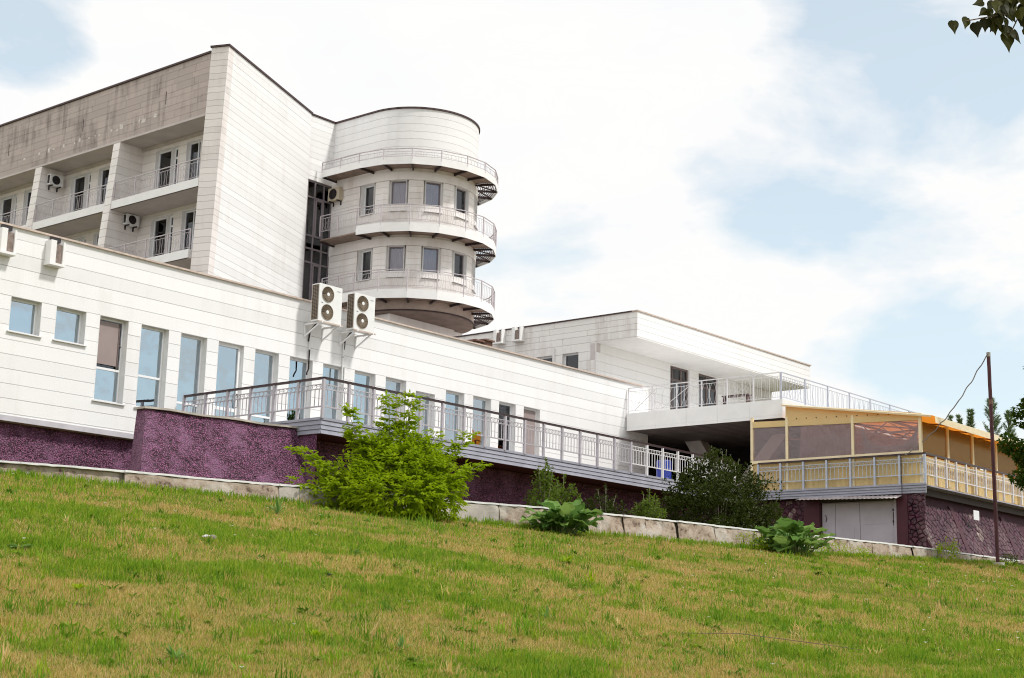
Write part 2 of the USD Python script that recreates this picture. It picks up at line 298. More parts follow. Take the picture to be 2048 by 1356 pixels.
M('soil_turf', {'g': ('geometry', {}), 'n': ('noise_texture', {'scale': 0.55, 'detail': 6.0, 'roughness': 0.6}), 'n2': ('noise_texture', {'scale': 18.0, 'detail': 4.0}),
                'r': ('rgb_ramp', {'ramp': [(0.38, (0.24, 0.17, 0.055)), (0.60, (0.10, 0.13, 0.02))]}), 'r2': ('map_range', {'from_min': 0.3, 'from_max': 0.7, 'to_min': 0.55, 'to_max': 1.25}),
                'h': ('hsv', {'hue': 0.5, 'saturation': 1.0, 'fac': 1.0}), 'b': ('bump', {'strength': 0.6, 'distance': 0.02}), 'p': ('principled_bsdf', {'roughness': 1.0, 'specular_ior_level': 0.0})},
  [('g.position', 'n.vector'), ('g.position', 'n2.vector'), ('n.fac', 'r.fac'), ('n2.fac', 'r2.value'), ('r2.result', 'h.value'), ('r.color', 'h.color'), ('h.color', 'p.base_color'), ('n2.fac', 'b.height'), ('b.normal', 'p.normal')], 'p.BSDF')
def leaf_mat(name, ramp, trans=0.35, rough=0.45, attr=None, spec=0.12):
    nodes = {'g': ('geometry', {}), 'r': ('rgb_ramp', {'ramp': ramp}), 'p': ('principled_bsdf', {'roughness': rough, 'specular_ior_level': spec}), 't': ('translucent_bsdf', {}), 'm': ('mix_closure', {'fac': trans})}
    links = [('r.color', 'p.base_color'), ('r.color', 't.color'), ('p.BSDF', 'm.closure1'), ('t.BSDF', 'm.closure2')]
    if attr == 'object': nodes['oi'] = ('object_info', {}); links.append(('oi.random', 'r.fac'))
    elif attr: nodes['a'] = ('attribute', {'attribute': 'tint'}); links.append(('a.fac', 'r.fac'))
    else: links.append(('g.random_per_island', 'r.fac'))
    M(name, nodes, links, 'm.closure')
leaf_mat('leaf_bright', [(0.0, (0.28, 0.39, 0.008)), (0.5, (0.56, 0.63, 0.010)), (1.0, (0.70, 0.70, 0.02))], 0.5)
leaf_mat('leaf_dark', [(0.0, (0.035, 0.050, 0.006)), (0.6, (0.12, 0.15, 0.014)), (0.88, (0.25, 0.26, 0.03)), (1.0, (0.45, 0.36, 0.14))], 0.28, 0.4)
leaf_mat('leaf_shrub', [(0.0, (0.10, 0.15, 0.016)), (0.7, (0.27, 0.33, 0.05)), (1.0, (0.45, 0.42, 0.14))], 0.35, 0.45)
leaf_mat('leaf_burdock', [(0.0, (0.09, 0.20, 0.04)), (1.0, (0.26, 0.40, 0.10))], 0.35, 0.45, attr='object')
leaf_mat('leaf_poplar', [(0.0, (0.014, 0.014, 0.005)), (1.0, (0.06, 0.062, 0.008))], 0.14, 0.5, attr='object')
leaf_mat('leaf_tree', [(0.0, (0.05, 0.09, 0.008)), (0.7, (0.14, 0.20, 0.014)), (1.0, (0.30, 0.33, 0.03))], 0.45)
leaf_mat('needle', [(0.0, (0.16, 0.22, 0.09)), (1.0, (0.36, 0.42, 0.20))], 0.45, 0.6)  # needles lightened so the colour carries the haze over far trees
leaf_mat('weed_blue', [(0.0, (0.05, 0.075, 0.05)), (1.0, (0.12, 0.14, 0.10))], 0.25)
leaf_mat('grass_blade', [(0.0, (0.065, 0.16, 0.009)), (0.22, (0.155, 0.295, 0.014)), (0.45, (0.29, 0.37, 0.028)), (0.62, (0.33, 0.26, 0.065)), (0.82, (0.58, 0.42, 0.13)), (0.93, (0.66, 0.50, 0.24)), (1.0, (0.38, 0.19, 0.07))], 0.38, 0.6, attr=True)

# ------------------------------------------------------------------ the lie of the land
CURB = np.array([[16.2, 29.15, 3.6], [17.56, 28.57, 3.6], [19.02, 27.84, 3.59], [21.9, 27.0, 3.57], [24.39, 25.93, 3.55], [28.06, 24.82, 3.53], [30.01, 24.02, 3.52],
                 [33.27, 23.23, 3.51], [37.35, 22.55, 3.49], [40.63, 21.80, 3.48], [44.2, 21.13, 3.47], [48.33, 20.81, 3.46], [52.97, 20.50, 3.45], [58.0, 20.05, 3.44]])
LEVEL = 3.3
def slope_z(x, y):
    z = 0.0279 * x + 0.1554 * y - 1.6
    k = np.clip((x - 36) / 16, 0, 1); z = z + 0.22 * k * k * (3 - 2 * k)
    return z
def gh(x, y):
    x = np.asarray(x, float); y = np.asarray(y, float)
    cy = np.interp(x, CURB[:, 0], CURB[:, 1])
    z = slope_z(np.clip(x, -60, 70), np.clip(y, -60, None))
    zc = slope_z(np.clip(x, -60, 70), cy)
    p = np.stack([x.ravel() * 0.16, y.ravel() * 0.16, np.zeros(x.size)], 1)
    bumps = meshkit.fbm(p, 3).reshape(x.shape)
    near = np.clip((cy - y) / 6, 0, 1)
    z = z + 0.16 * (bumps - 0.5) * near
    back = y > cy
    return np.where(back, np.minimum(zc, LEVEL) , z)
gx = np.unique(np.r_[np.linspace(-400, -40, 13), np.linspace(-40, 0, 21), np.linspace(0, 75, 151), np.linspace(75, 140, 27), np.linspace(140, 500, 13)])
gy = np.unique(np.r_[np.linspace(-400, -40, 13), np.linspace(-40, 0, 21), np.linspace(0, 40, 101), np.linspace(40, 100, 16), np.linspace(100, 500, 13)])
GX, GY = np.meshgrid(gx, gy, indexing='ij'); GZ = gh(GX, GY)
nx, ny = GX.shape
ii, jj = np.meshgrid(np.arange(nx - 1), np.arange(ny - 1), indexing='ij'); b = (ii * ny + jj).ravel()
single('grass_slope', (np.stack([GX, GY, GZ], -1).reshape(-1, 3), np.stack([b, b + ny, b + ny + 1, b + 1], 1)), 'soil_turf', kind='structure', smooth=True, fix=False)

# ------------------------------------------------------------------ wall helpers
def clad(parent, W, s0, s1, joints, holes, mat, th=0.03, gap=0.010, seglen=None, name='cladding_panel', clip=None, seed=0):
    """one slab course after another, cut round the openings; each piece its own part"""
    r = random.Random(seed)
    hp = shapely.union_all([sbox(a, c, b_, d) for a, b_, c, d in holes]) if holes else None
    for z1, z0 in zip(joints[:-1], joints[1:]):
        cuts = [s0, s1]
        if seglen:
            cuts = [s0]; x = s0 + seglen * r.uniform(0.4, 1.0)
            while x < s1 - 0.2: cuts.append(x); x += seglen
            cuts.append(s1)
        for a, c in zip(cuts[:-1], cuts[1:]):
            g = sbox(a + (gap / 2 if seglen else 0), z0 + gap / 2, c - (gap / 2 if seglen else 0), z1 - gap / 2)
            if clip is not None: g = g.intersection(clip)
            if hp is not None: g = g.difference(hp)
            for p in polys(g):
                put(name, extrude(p, W, -th, r.uniform(-0.002, 0.003)), mat, parent)
def backing(parent, W, s0, s1, z0, z1, holes, mat='joint_backing', d0=-0.30, d1=-0.034, clip=None):
    g = sbox(s0, z0, s1, z1)
    if clip is not None: g = g.intersection(clip)
    if holes: g = g.difference(shapely.union_all([sbox(a, c, b_, d) for a, b_, c, d in holes]))
    m = MB()
    for p in polys(g): m.add(*extrude(p, W, d0, d1))
    put('wall', m, mat, parent)
pane_rng = random.Random(77)
def window(parent, W, s0, s1, z0, z1, depth=0.2, fr=0.065, mat='pvc_white', glass='mirror_glass', transoms=(), mullions=(), sill=True, name='window', curtain=None, room=None, reveal='render_white', sillmat='sill_white', rev=0.30):
    """frame, panes, reveal lining and sill; the frame is the part, the rest its sub-parts"""
    m = MB(); d1, d0 = -depth + 0.03, -depth - 0.04; s0 += .014; s1 -= .014; z1 -= .014
    m.fbox(W, s0, s0 + fr, z0, z1, d0, d1); m.fbox(W, s1 - fr, s1, z0, z1, d0, d1)
    m.fbox(W, s0 + fr, s1 - fr, z1 - fr, z1, d0, d1); m.fbox(W, s0 + fr, s1 - fr, z0, z0 + fr, d0, d1)
    xs = [s0 + fr] + list(mullions) + [s1 - fr]; zs = [z0 + fr] + list(transoms) + [z1 - fr]; h = fr * 0.5
    for t in transoms: m.fbox(W, s0 + fr, s1 - fr, t - h, t + h, d0 + 0.005, d1 - 0.004)
    for q in mullions: m.fbox(W, q - h, q + h, z0 + fr, z1 - fr, d0 + 0.003, d1 - 0.002)
    xs = [s0 + fr] + list(mullions) + [s1 - fr]; zs = [z0 + fr] + list(transoms) + [z1 - fr]
    p = put(name, m, mat, parent)
    r = MB(); s0 -= .014; s1 += .014; z1 += .014   # reveal lining
    r.fbox(W, s0 + .002, s0 + .012, z0, z1 - .002, -rev, 0.001); r.fbox(W, s1 - .012, s1 - .002, z0, z1 - .002, -rev, 0.001); r.fbox(W, s0 + .0125, s1 - .0125, z1 - .012, z1 - .002, -rev, 0.0005)
    put('reveal', r, reveal, p)
    for i in range(len(xs) - 1):
        for k in range(len(zs) - 1):
            g = glass[(i + k) % len(glass)] if isinstance(glass, (list, tuple)) else glass
            a_, b2, c_, e_ = xs[i] + (h if i else 0), xs[i + 1] - (h if i < len(xs) - 2 else 0), zs[k] + (h if k else 0), zs[k + 1] - (h if k < len(zs) - 2 else 0)
            t1, t2 = pane_rng.uniform(-.009, .009), pane_rng.uniform(-.006, .006); dd = lambda q, w_: -depth - .008 + t1 * (1 if q else -1) + t2 * (1 if w_ else -1)
            put('pane', MB().hexa([W(a_, c_, dd(0, 0) + .004), W(b2, c_, dd(1, 0) + .004), W(b2, c_, dd(1, 0) - .004), W(a_, c_, dd(0, 0) - .004), W(a_, e_, dd(0, 1) + .004), W(b2, e_, dd(1, 1) + .004), W(b2, e_, dd(1, 1) - .004), W(a_, e_, dd(0, 1) - .004)]), g, p)
    if sill: put('sill', MB().fbox(W, s0 - 0.05, s1 + 0.05, z0 - 0.035, z0, -depth, 0.07), sillmat, p)
    if curtain:
        n = 28; t = np.linspace(s0, s1, n); d = -depth - 0.075 + 0.022 * np.sin(np.arange(n) * 1.9)
        v = np.array([W(a, z, e) for a, e in zip(t, d) for z in (z0, z1)])
        f = [[2 * i, 2 * i + 2, 2 * i + 3, 2 * i + 1] for i in range(n - 1)]
        put('curtain', (v, np.vstack([np.array(f)[:, [0, 1, 2]], np.array(f)[:, [0, 2, 3]]])), curtain, p, fix=False)
    return p
def noisy_grid(W, s0, s1, zb, zt, db, dt, nu, nv, amp, freq):
    """a rough wall face leaning from db at its foot to dt at its top"""
    u, v = np.meshgrid(np.linspace(0, 1, nu), np.linspace(0, 1, nv), indexing='ij')
    zbv = np.interp(u, [0, 1], zb); ztv = np.interp(u, [0, 1], zt)
    z = zbv + (ztv - zbv) * v; d = db + (dt - db) * v; s = s0 + (s1 - s0) * u
    P = np.array([W(a, c, e) for a, c, e in zip(s.ravel(), z.ravel(), d.ravel())])
    return P, u, v, nu, nv
def grid_faces(nu, nv):
    i, j = np.meshgrid(np.arange(nu - 1), np.arange(nv - 1), indexing='ij'); b = (i * nv + j).ravel()
    return np.vstack([np.stack([b, b + nv, b + nv + 1], 1), np.stack([b, b + nv + 1, b + 1], 1)])

# ------------------------------------------------------------------ the long low building
C = 0.3855
YF, ZDECK = 35.04, 5.80
WF = frame((0, YF, 0), (1, 0, 0), (0, -1, 0))
LB = thing('low_building', 'long low white building with a row of tall windows behind the terrace', 'building', (36, 36, 3.3))
F0, F1 = 16.0, 50.72
joints = [10.57, 10.27] + [10.27 - C * k for k in range(1, 13)] + [5.45]
wins = [(21.42, 22.36), (22.80, 23.76), (24.19, 25.16), (25.58, 26.57), (26.98, 27.96), (28.37, 29.37), (29.79, 30.77), (31.20, 32.18), (32.61, 33.57),
        (34.01, 34.99), (35.45, 36.46), (36.92, 37.90), (38.43, 39.42), (39.87, 40.87), (41.29, 42.26), (42.70, 43.68)]
ZT = 8.737
holes = []
for i, (a, b_) in enumerate(wins):
    zb = 7.80 if i < 2 else 6.36 if i < 4 else 6.10
    if i in (5, 11, 15): zb = ZDECK + 0.06
    holes.append((a, b_, zb, ZT - (0.26 if i == 11 else 0)))
clad(LB, WF, F0, F1, joints, holes, 'white_cladding', seed=1)
backing(LB, WF, F0, F1, 5.45, 10.55, holes)
for i, (a, b_, zb, zt) in enumerate(holes):
    cur = 'curtain'
    if i < 2: window(LB, WF, a, b_, zb, zt, 0.22, curtain=cur)
    elif i == 2:
        w = window(LB, WF, a, b_, zb, zt, 0.22, transoms=(7.30,), glass=['mirror_glass', 'window_glass'], curtain='blind_brown')
        m = MB(); m.fbox(WF, a + 0.07, b_ - 0.07, 7.36, 7.41, -0.30, -0.25); m.fbox(WF, a + 0.07, b_ - 0.07, 7.98, 8.01, -0.20, -0.175)
        m.fbox(WF, b_ - 0.20, b_ - 0.16, 7.36, 8.62, -0.20, -0.16); put('fly_screen_frame', m, 'frame_brown', w); put('insect_screen', MB().fbox(WF, a + .085, b_ - .205, 7.415, 8.62, -.176, -.172), 'insect_mesh', w)
    elif i == 5:
        w = window(LB, WF, a, b_, zb, zt, 0.16, fr=0.10, transoms=(6.75,), sill=False, curtain=cur, name='door')
        h = MB(); x = b_ - 0.10; h.tube([WF(x, 7.25, -0.13), WF(x, 7.25, -0.06), WF(x, 6.85, -0.06), WF(x, 6.85, -0.13)], 0.014, 5); put('handle', h, 'frame_brown', w)
    elif i == 15:
        window(LB, WF, a, b_, zb, zt, 0.20, transoms=(6.72,), sill=False, glass='window_glass', name='door', curtain='blind_brown'); put('roller_blind', MB().fbox(WF, a + .09, b_ - .09, 6.78, 8.64, -.160, -.155), 'insect_mesh', LB)
    elif i == 14:
        window(LB, WF, a, b_, zb, zt, 0.22, transoms=(6.72,), glass='window_glass', curtain='curtain_grey')
    else: window(LB, WF, a, b_, zb, zt, 0.22, transoms=((7.29,) if i == 3 else (6.72,)), curtain=None if i in (6, 9) else cur)
put('coping', MB().box(F0, F1 - 0.35, YF - 0.07, YF + 0.34, 10.565, 10.615), 'tan_coping', LB)
put('bottom_flashing', MB().hexa([WF(F0, 5.44, .05), WF(25.7, 5.44, .05), WF(25.7, 5.44, -.3), WF(F0, 5.44, -.3), WF(F0, 5.585, .035), WF(25.7, 5.585, .035), WF(25.7, 5.585, -.028), WF(F0, 5.585, -.028)]), 'flashing_grey', LB)
m = MB(); m.box(F0, 50.60, YF + 0.32, 53.6, 10.20, 10.32); put('roof', m, 'roof_felt', LB)
m = MB(); m.box(F0, F1 - 0.1, YF + 1.6, YF + 1.7, 3.4, 10.19); put('inner_wall', m, 'dark_room', LB)  # dark panel paints the unlit rooms behind the glass
m = MB(); m.box(F1 - 0.3, F1, YF + 0.001, 37.6, 5.4, 10.55); put('end_wall', m, 'loggia_cladding', LB)
W9 = frame((0, YF + 0.30, 0), (1, 0, 0), (0, -1, 0))
def rough(W, s0, s1, zb, zt, db, dt, nu, nv, amp, freq, seed=0):
    P, u, v, nu, nv = noisy_grid(W, s0, s1, zb, zt, db, dt, nu, nv, amp, freq)
    n = meshkit.fbm(P * freq, 3, seed) - 0.5
    nd = W(0, 0, 1) - W(0, 0, 0)
    return P + np.outer(n * amp, nd), grid_faces(nu, nv)
put('plinth', rough(W9, F0, 27.0, (3.0, 3.0), (5.46, 5.46), 0.34, 0.04, 190, 46, 0.09, 7.0), 'pebble_purple', LB, fix=False)
for x0 in (20.82, 22.30):       # open-topped rain boxes hanging on the parapet
    m = MB(); x1 = x0 + 0.44; y0, y1 = YF - 0.27, YF - 0.004
    m.box(x0, x0 + 0.17, y0, y1, 9.80, 10.42); m.box(x1 - 0.055, x1, y0, y1, 9.80, 10.42); m.box(x0 - 0.02, x1 + 0.02, y0 - 0.03, y1, 9.735, 9.80)
    p = put('rain_box', m, 'render_white', LB)
    put('lining', MB().box(x0 + 0.17, x1 - 0.055, y0 + 0.05, y1 - 0.002, 9.80, 10.34), 'drain_lining', p)
    put('spout_gap', MB().box(x0 + 0.10, x1 - 0.02, YF - 0.06, YF - 0.033, 10.42, 10.55), 'ac_black', p)
# ------------------------------------------------------------------ outdoor units
def fan_face(parent, W, s, z, r, d, hub='ac_white', grille='ac_grille', spokes=22, bright=True):
    m = MB(); n = 28; th = np.linspace(0, 2 * np.pi, n + 1)[:-1]
    v = [W(s, z, d)] + [W(s + r * math.cos(t), z + r * math.sin(t), d) for t in th]
    m.add(v, [[0, k + 1, (k + 1) % n + 1] for k in range(n)]); fn = put('fan_opening', m, 'ac_black', parent, fix=False)
    m = MB()
    for rr in np.linspace(0.34, 1.0, 5):
        m.tube([W(s + r * rr * math.cos(t), z + r * rr * math.sin(t), d + 0.012) for t in np.linspace(0, 2 * np.pi, 25)], 0.006 + 0.004 * (rr > .98), 3)
    for t in np.linspace(0, 2 * np.pi, spokes + 1)[:-1]:
        t2 = t + 0.25
        m.tube([W(s + r * .3 * math.cos(t), z + r * .3 * math.sin(t), d + 0.012), W(s + r * math.cos(t2), z + r * math.sin(t2), d + 0.012)], 0.011, 3)
    put('fan_grille', m, grille, parent)
    if bright:
        m = MB(); v = [W(s, z, d + 0.03)] + [W(s + r * .24 * math.cos(t), z + r * .24 * math.sin(t), d + 0.022) for t in th]
        m.add(v, [[0, k + 1, (k + 1) % n + 1] for k in range(n)]); put('fan_hub', m, hub, parent, fix=False)
def rounded_case(W, s0, s1, z0, z1, d0, d1, r=0.02):
    g = sbox(s0 + r, z0 + r, s1 - r, z1 - r).buffer(r, 3)
    return extrude(g, W, d0, d1)
for k, (x0, x1, lab) in enumerate([(31.62, 32.60, 'tall white twin fan air conditioner nearer the plain end wall'), (33.16, 34.08, 'tall white twin fan air conditioner just under the tower drum')]):
    A = thing('air_conditioner', lab, 'air conditioner', (x0, 34.6, 9.84), 'twin fan air conditioners on brackets above the terrace windows')
    WA = frame((0, 34.30, 0), (1, 0, 0), (0, -1, 0))
    put('case', rounded_case(WA, x0, x1, 9.85, 11.05, -0.34, 0.0), 'ac_white', A)
    for zc in (10.17, 10.74): fan_face(A, WA, x0 + 0.36, zc, 0.245, 0.006)
    m = MB(); WS = frame((x0 - 0.004, 0, 0), (0, 1, 0), (-1, 0, 0))
    m.fbox(WS, 34.335, 34.60, 9.90, 11.0, -0.01, 0.003); g = put('side_coil', m, 'ac_black', A)
    m = MB()
    for z in np.arange(9.92, 11.0, 0.045): m.fbox(WS, 34.335, 34.60, z, z + 0.012, 0.002, 0.012)
    for y in (34.335, 34.42, 34.51, 34.60): m.fbox(WS, y, y + 0.010, 9.9, 11.0, 0.003, 0.014)
    put('coil_guard', m, 'ac_grille', A)
    put('badge', MB().fbox(WA, x1 - 0.22, x1 - 0.08, 10.90, 10.93, 0.002, 0.006), 'flashing_grey', A)
    put('catch', MB().fbox(WA, x0 + 0.10, x0 + 0.17, 10.44, 10.455, 0.002, 0.008), 'ac_black', A)
    for s in (x0 + 0.10, x1 - 0.12):
        m = MB(); m.box(s, s + 0.045, 34.22, YF - 0.005, 9.79, 9.84); m.box(s, s + 0.045, YF - 0.05, YF - 0.005, 9.40, 9.80)
        m.bar((s + 0.022, 34.36, 9.79), (s + 0.022, YF - 0.03, 9.44), 0.04, 0.04); put('bracket', m, 'sill_white', A)
    m = MB(); m.box(x0 - 0.02, x1 + 0.02, 34.24, 34.27, 9.80, 9.845); put('bracket_bar', m, 'tan_coping', A)
    m = MB(); s = x0 + 0.30; m.tube([(s, 34.7, 9.85), (s, 34.98, 9.6), (s, 35.01, 9.3)], 0.03, 5); put('pipe_stub', m, 'cable_black', A)
P_ = thing('drain_pipe', 'thin white pipe under the left twin fan unit ending in a black elbow', 'pipe', (31.95, 35, 8.6))
put('pipe', MB().tube([(31.95, 34.995, 9.5), (31.95, 34.995, 9.02)], 0.028, 6), 'ac_white', P_)
put('elbow', MB().tube([(31.95, 34.985, 9.04), (31.95, 34.985, 8.42), (31.88, 34.97, 8.30), (31.86, 34.96, 8.22)], 0.026, 6), 'cable_black', P_)
P_ = thing('drain_pipe', 'thin white pipe down the facade under the right twin fan unit', 'pipe', (33.42, 35, 8.1))
put('pipe', MB().tube([(33.42, 34.995, 9.5), (33.42, 34.995, 8.15)], 0.026, 6), 'ac_white', P_)
put('clip', MB().tube([(33.42, 34.995, 9.06), (33.42, 34.995, 9.02)], 0.036, 6), 'flashing_grey', P_)

# ------------------------------------------------------------------ the wing with loggias
HW = thing('loggia_wing', 'tall wing with recessed balconies, grimy top band and blank white end wall', 'building', (42, 56, 3.3))
XW = 40.0
WW = frame((XW, 0, 0), (0, 1, 0), (-1, 0, 0))
ROOF, SOF = 25.50, 22.70
XB = 41.30
# grimy parapet band
z = ROOF; jl = [z]
for k in range(9):
    z -= (0.27, 0.36)[k % 2]; jl.append(max(z, SOF))
jl[-1] = SOF
slits = [(y, y + 0.07, 23.75, 24.37) for y in (54.19, 60.52, 66.87)]
clad(HW, WW, 51.2, 74.0, jl, slits, 'grimy_cladding', seglen=1.25, gap=0.010, seed=3)
backing(HW, WW, 51.2, 74.0, SOF, ROOF, slits, d0=-0.28)
for y, y2, a, b_ in slits: put('slit', MB().fbox(WW, y, y2, a, b_, -0.29, -0.27), 'ac_black', HW)
r_ = random.Random(5)
for k, y in enumerate(np.arange(54.8, 65.5, 0.42)):
    if r_.random() < 0.75:
        w_ = r_.uniform(0.06, 0.34); zb_ = 23.20 + r_.uniform(0, .08); zt_ = 23.44 + r_.uniform(-.10, .05); q_ = r_.uniform(-.06, .06)
        put('pale_patch', extrude(Polygon([(y, zb_), (y + w_, zb_ + r_.uniform(-.03, .03)), (y + w_ * r_.uniform(.6, 1) + q_, zt_), (y + q_, zt_ + r_.uniform(-.05, .02))]), WW, 0.004, 0.008), 'pale_scrape', HW)
put('coping', MB().box(XW - 0.07, XW + 0.35, 51.15, 74.0, ROOF, ROOF + 0.085), 'brown_coping', HW)
put('roof', MB().box(XW + 0.3, 52.0, 54.4, 74.0, 25.1, 25.2), 'roof_felt', HW)
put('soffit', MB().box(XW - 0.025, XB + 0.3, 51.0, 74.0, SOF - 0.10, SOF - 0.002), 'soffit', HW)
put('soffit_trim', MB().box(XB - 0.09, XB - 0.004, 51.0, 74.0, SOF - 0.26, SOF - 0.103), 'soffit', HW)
def xfront(z): return XW - 0.088 * (SOF - z) - 0.01
piers = [(57.41, 57.93), (63.74, 64.28), (70.08, 70.62)]
for a, b_ in piers:
    z1 = SOF - 0.10; k = 0
    while z1 > 11:
        z0 = z1 - C; g = 0.008; xa, xb = xfront(z0), xfront(z1)
        m = MB(); m.hexa([[xa, a, z0 + g], [XB, a, z0 + g], [XB, b_, z0 + g], [xa, b_, z0 + g], [xb, a, z1 - g], [XB, a, z1 - g], [XB, b_, z1 - g], [xb, b_, z1 - g]])
        put('pier_block', m, 'loggia_cladding', HW); z1 = z0
    m = MB(); m.hexa([[xfront(11) + .02, a + .02, 11], [XB, a + .02, 11], [XB, b_ - .02, 11], [xfront(11) + .02, b_ - .02, 11], [XW + .02, a + .02, SOF - .1], [XB, a + .02, SOF - .1], [XB, b_ - .02, SOF - .1], [XW + .02, b_ - .02, SOF - .1]])
    put('pier_core', m, 'joint_backing', HW)
# side wall of the first loggia behind the fin is the block's end; floors and back walls
WB = frame((XB, 0, 0), (0, 1, 0), (-1, 0, 0))
floors = [19.29, 16.03, 12.78]
bays = [(51.15, 57.41), (57.93, 63.74), (64.28, 70.08), (70.62, 74.0)]
holesB = []
for (a, b_) in bays:
    for zf in floors:
        if zf < 15 and a > 52: continue
        o = a - 51.15 if a < 52 else a - 57.5
        zf2 = zf + 0.38
        e = a + 0.0
        y0 = (51.15 if a < 52 else a - 0.05)
        holesB.append(('big', y0 + 3.62, y0 + 5.28, zf2 + 0.62, zf2 + 2.62, zf2))
        holesB.append(('small', y0 + 2.00, y0 + 3.02, zf2 + 0.62, zf2 + 2.62, zf2))
hb = [(a, b_, zb if k == 'small' else zf + 0.02, zt) for k, a, b_, zb, zt, zf in holesB]
hb = [(a, b_, c, d) for a, b_, c, d in hb if b_ < 74]
jl = [SOF - 0.1 - C * k for k in range(31)]
clad(HW, WB, 51.0, 74.0, jl, hb, 'loggia_cladding', seed=6, gap=0.012)
backing(HW, WB, 51.0, 74.0, 11.0, SOF, hb)
for k, a, b_, zb, zt, zf in holesB:
    if b_ > 74: continue
    if k == 'small':
        window(HW, WB, a, b_, zb, zt, 0.2, glass='window_glass', fr=.05, mullions=(a + 0.38,), curtain=('curtain' if (zf > 18 and a < 55) or (zf < 18 and a < 55) else 'curtain_grey'), sillmat='brown_coping')
    else:
        # balcony door at the near side, window beside it, in one opening with a stepped foot
        put('parapet_under_window', MB().fbox(WB, a + 0.50, b_, zf, zb, -0.18, -0.02), 'render_white', HW)
        window(HW, WB, a + 0.50, b_, zb, zt, 0.2, glass='window_glass', sillmat='brown_coping', curtain='curtain_grey')
        d = window(HW, WB, a, a + 0.47, zf + 0.02, zt, 0.19, fr=0.09, glass='window_glass', sill=False, transoms=(zt - 0.52, zf + 0.75), name='balcony_door', curtain='curtain_grey')
put('dark_rooms', MB().box(XB + 1.2, XB + 1.3, 51.95, 74.0, 11, 22.6), 'dark_room', HW)  # near-black sheet for the darkness behind the loggia windows
for zf in floors:
    for a, b_ in bays[:4]:
        xf = xfront(zf + .2) + 0.03
        put('balcony_slab', MB().box(xf, XB - 0.005, a + 0.003, b_ - 0.003, zf, zf + 0.38), 'render_white', HW)
        put('drip_edge', MB().box(xf + 0.01, xf + 0.05, a + 0.01, b_ - 0.01, zf - 0.02, zf + 0.001), 'brown_coping', HW)
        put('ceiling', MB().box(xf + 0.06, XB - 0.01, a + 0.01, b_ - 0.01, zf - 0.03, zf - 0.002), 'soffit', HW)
# end fin and blank end wall, turned 23 degrees
ANG = math.radians(22.95)
es = np.array([math.cos(ANG), math.sin(ANG), 0]); en = np.array([math.sin(ANG), -math.cos(ANG), 0])
E0 = np.array([40.30, 50.36, 0]); ZE = 25.72
WE = frame(E0, es, en)            # the end wall
LE = 8.89
jl = [ZE]; k = 0
while jl[-1] > 11.0: jl.append(jl[-1] - (0.275, 0.355)[k % 2]); k += 1
lean = lambda z: -0.054 * (ZE - z)
clip = Polygon([(lean(11) + 0.03, 11), (LE, 11), (LE, ZE), (0.03, ZE)])
clad(HW, WE, lean(11), LE, jl, [], 'white_cladding', clip=clip, seed=8, gap=0.013)
backing(HW, WE, lean(11) + 0.03, LE, 11.0, ZE - 0.01, [], clip=clip)
for k in range(len(jl) - 1):      # fin courses
    za, zb = jl[k], jl[k + 1]; g = 0.007; m = MB()
    f = lambda a, d, z: E0 + es * (lean(z) + d) + en * (-a) + np.array([0, 0, z])
    W_ = 0.845
    m.hexa([f(-0.003, 0, zb + g), f(-0.003, 0.50, zb + g), f(W_, 0.50, zb + g), f(W_, 0, zb + g), f(-0.003, 0, za - g), f(-0.003, 0.50, za - g), f(W_, 0.50, za - g), f(W_, 0, za - g)])
    put('fin_block', m, 'loggia_cladding', HW)
m = MB(); m.hexa([f(.04, .02, 11), f(.04, .46, 11), f(W_ - .02, .46, 11), f(W_ - .02, .02, 11), f(.04, .02, ZE - .01), f(.04, .46, ZE - .01), f(W_ - .02, .46, ZE - .01), f(W_ - .02, .02, ZE - .01)])
put('fin_core', m, 'joint_backing', HW)
def copestrip(p, q, w0, w1, z, name='coping', mat='brown_coping', h=0.085, parent=None):
    p, q = np.array(p, float), np.array(q, float); d = (q - p) / np.linalg.norm(q - p); n = np.array([d[1], -d[0]])
    c = [p + n * w0, q + n * w0, q - n * w1, p - n * w1]
    m = MB(); m.hexa([[*c[0], z], [*c[1], z], [*c[2], z], [*c[3], z], [*c[0], z + h], [*c[1], z + h], [*c[2], z + h], [*c[3], z + h]]); put(name, m, mat, parent)
copestrip((E0 + es * -.05)[:2], (E0 + es * (LE + .06))[:2], 0.06, 0.3, ZE, parent=HW)
m = MB(); m.hexa([f(.002, -.06, ZE + .002), f(.002, .5, ZE + .002), f(W_ + .05, .5, ZE + .002), f(W_ + .05, -.06, ZE + .002), f(.002, -.06, ZE + .083), f(.002, .5, ZE + .083), f(W_ + .05, .5, ZE + .083), f(W_ + .05, -.06, ZE + .083)])
put('coping', m, 'brown_coping', HW)
# short recessed wall between the end wall and the tower, glazed below
YR = 53.90; WR = frame((0, YR, 0), (1, 0, 0), (0, -1, 0))
clad(HW, WR, 48.50, 50.26, [25.70 - 0.31 * k for k in range(11)] + [22.40], [], 'white_cladding', seed=9)
backing(HW, WR, 48.50, 50.26, 22.40, 25.69, [])
put('coping', MB().box(48.52, 50.3, YR - 0.06, YR + 0.3, 25.71, 25.785), 'brown_coping', HW)
m = MB(); x0, x1 = 48.58, 50.26; xs = [48.62, 49.12, 49.72, 50.22]
for x in xs: m.fbox(WR, x - 0.035, x + 0.035, 10.4, 22.40, -0.14, -0.06)
zsg = [22.36, 21.55, 19.60, 18.95, 18.25, 16.30, 15.65, 15.0, 13.0]
for z in zsg: m.fbox(WR, x0, x1, z - 0.035, z + 0.035, -0.135, -0.055)
gz = put('stair_glazing', m, 'frame_mauve', HW)
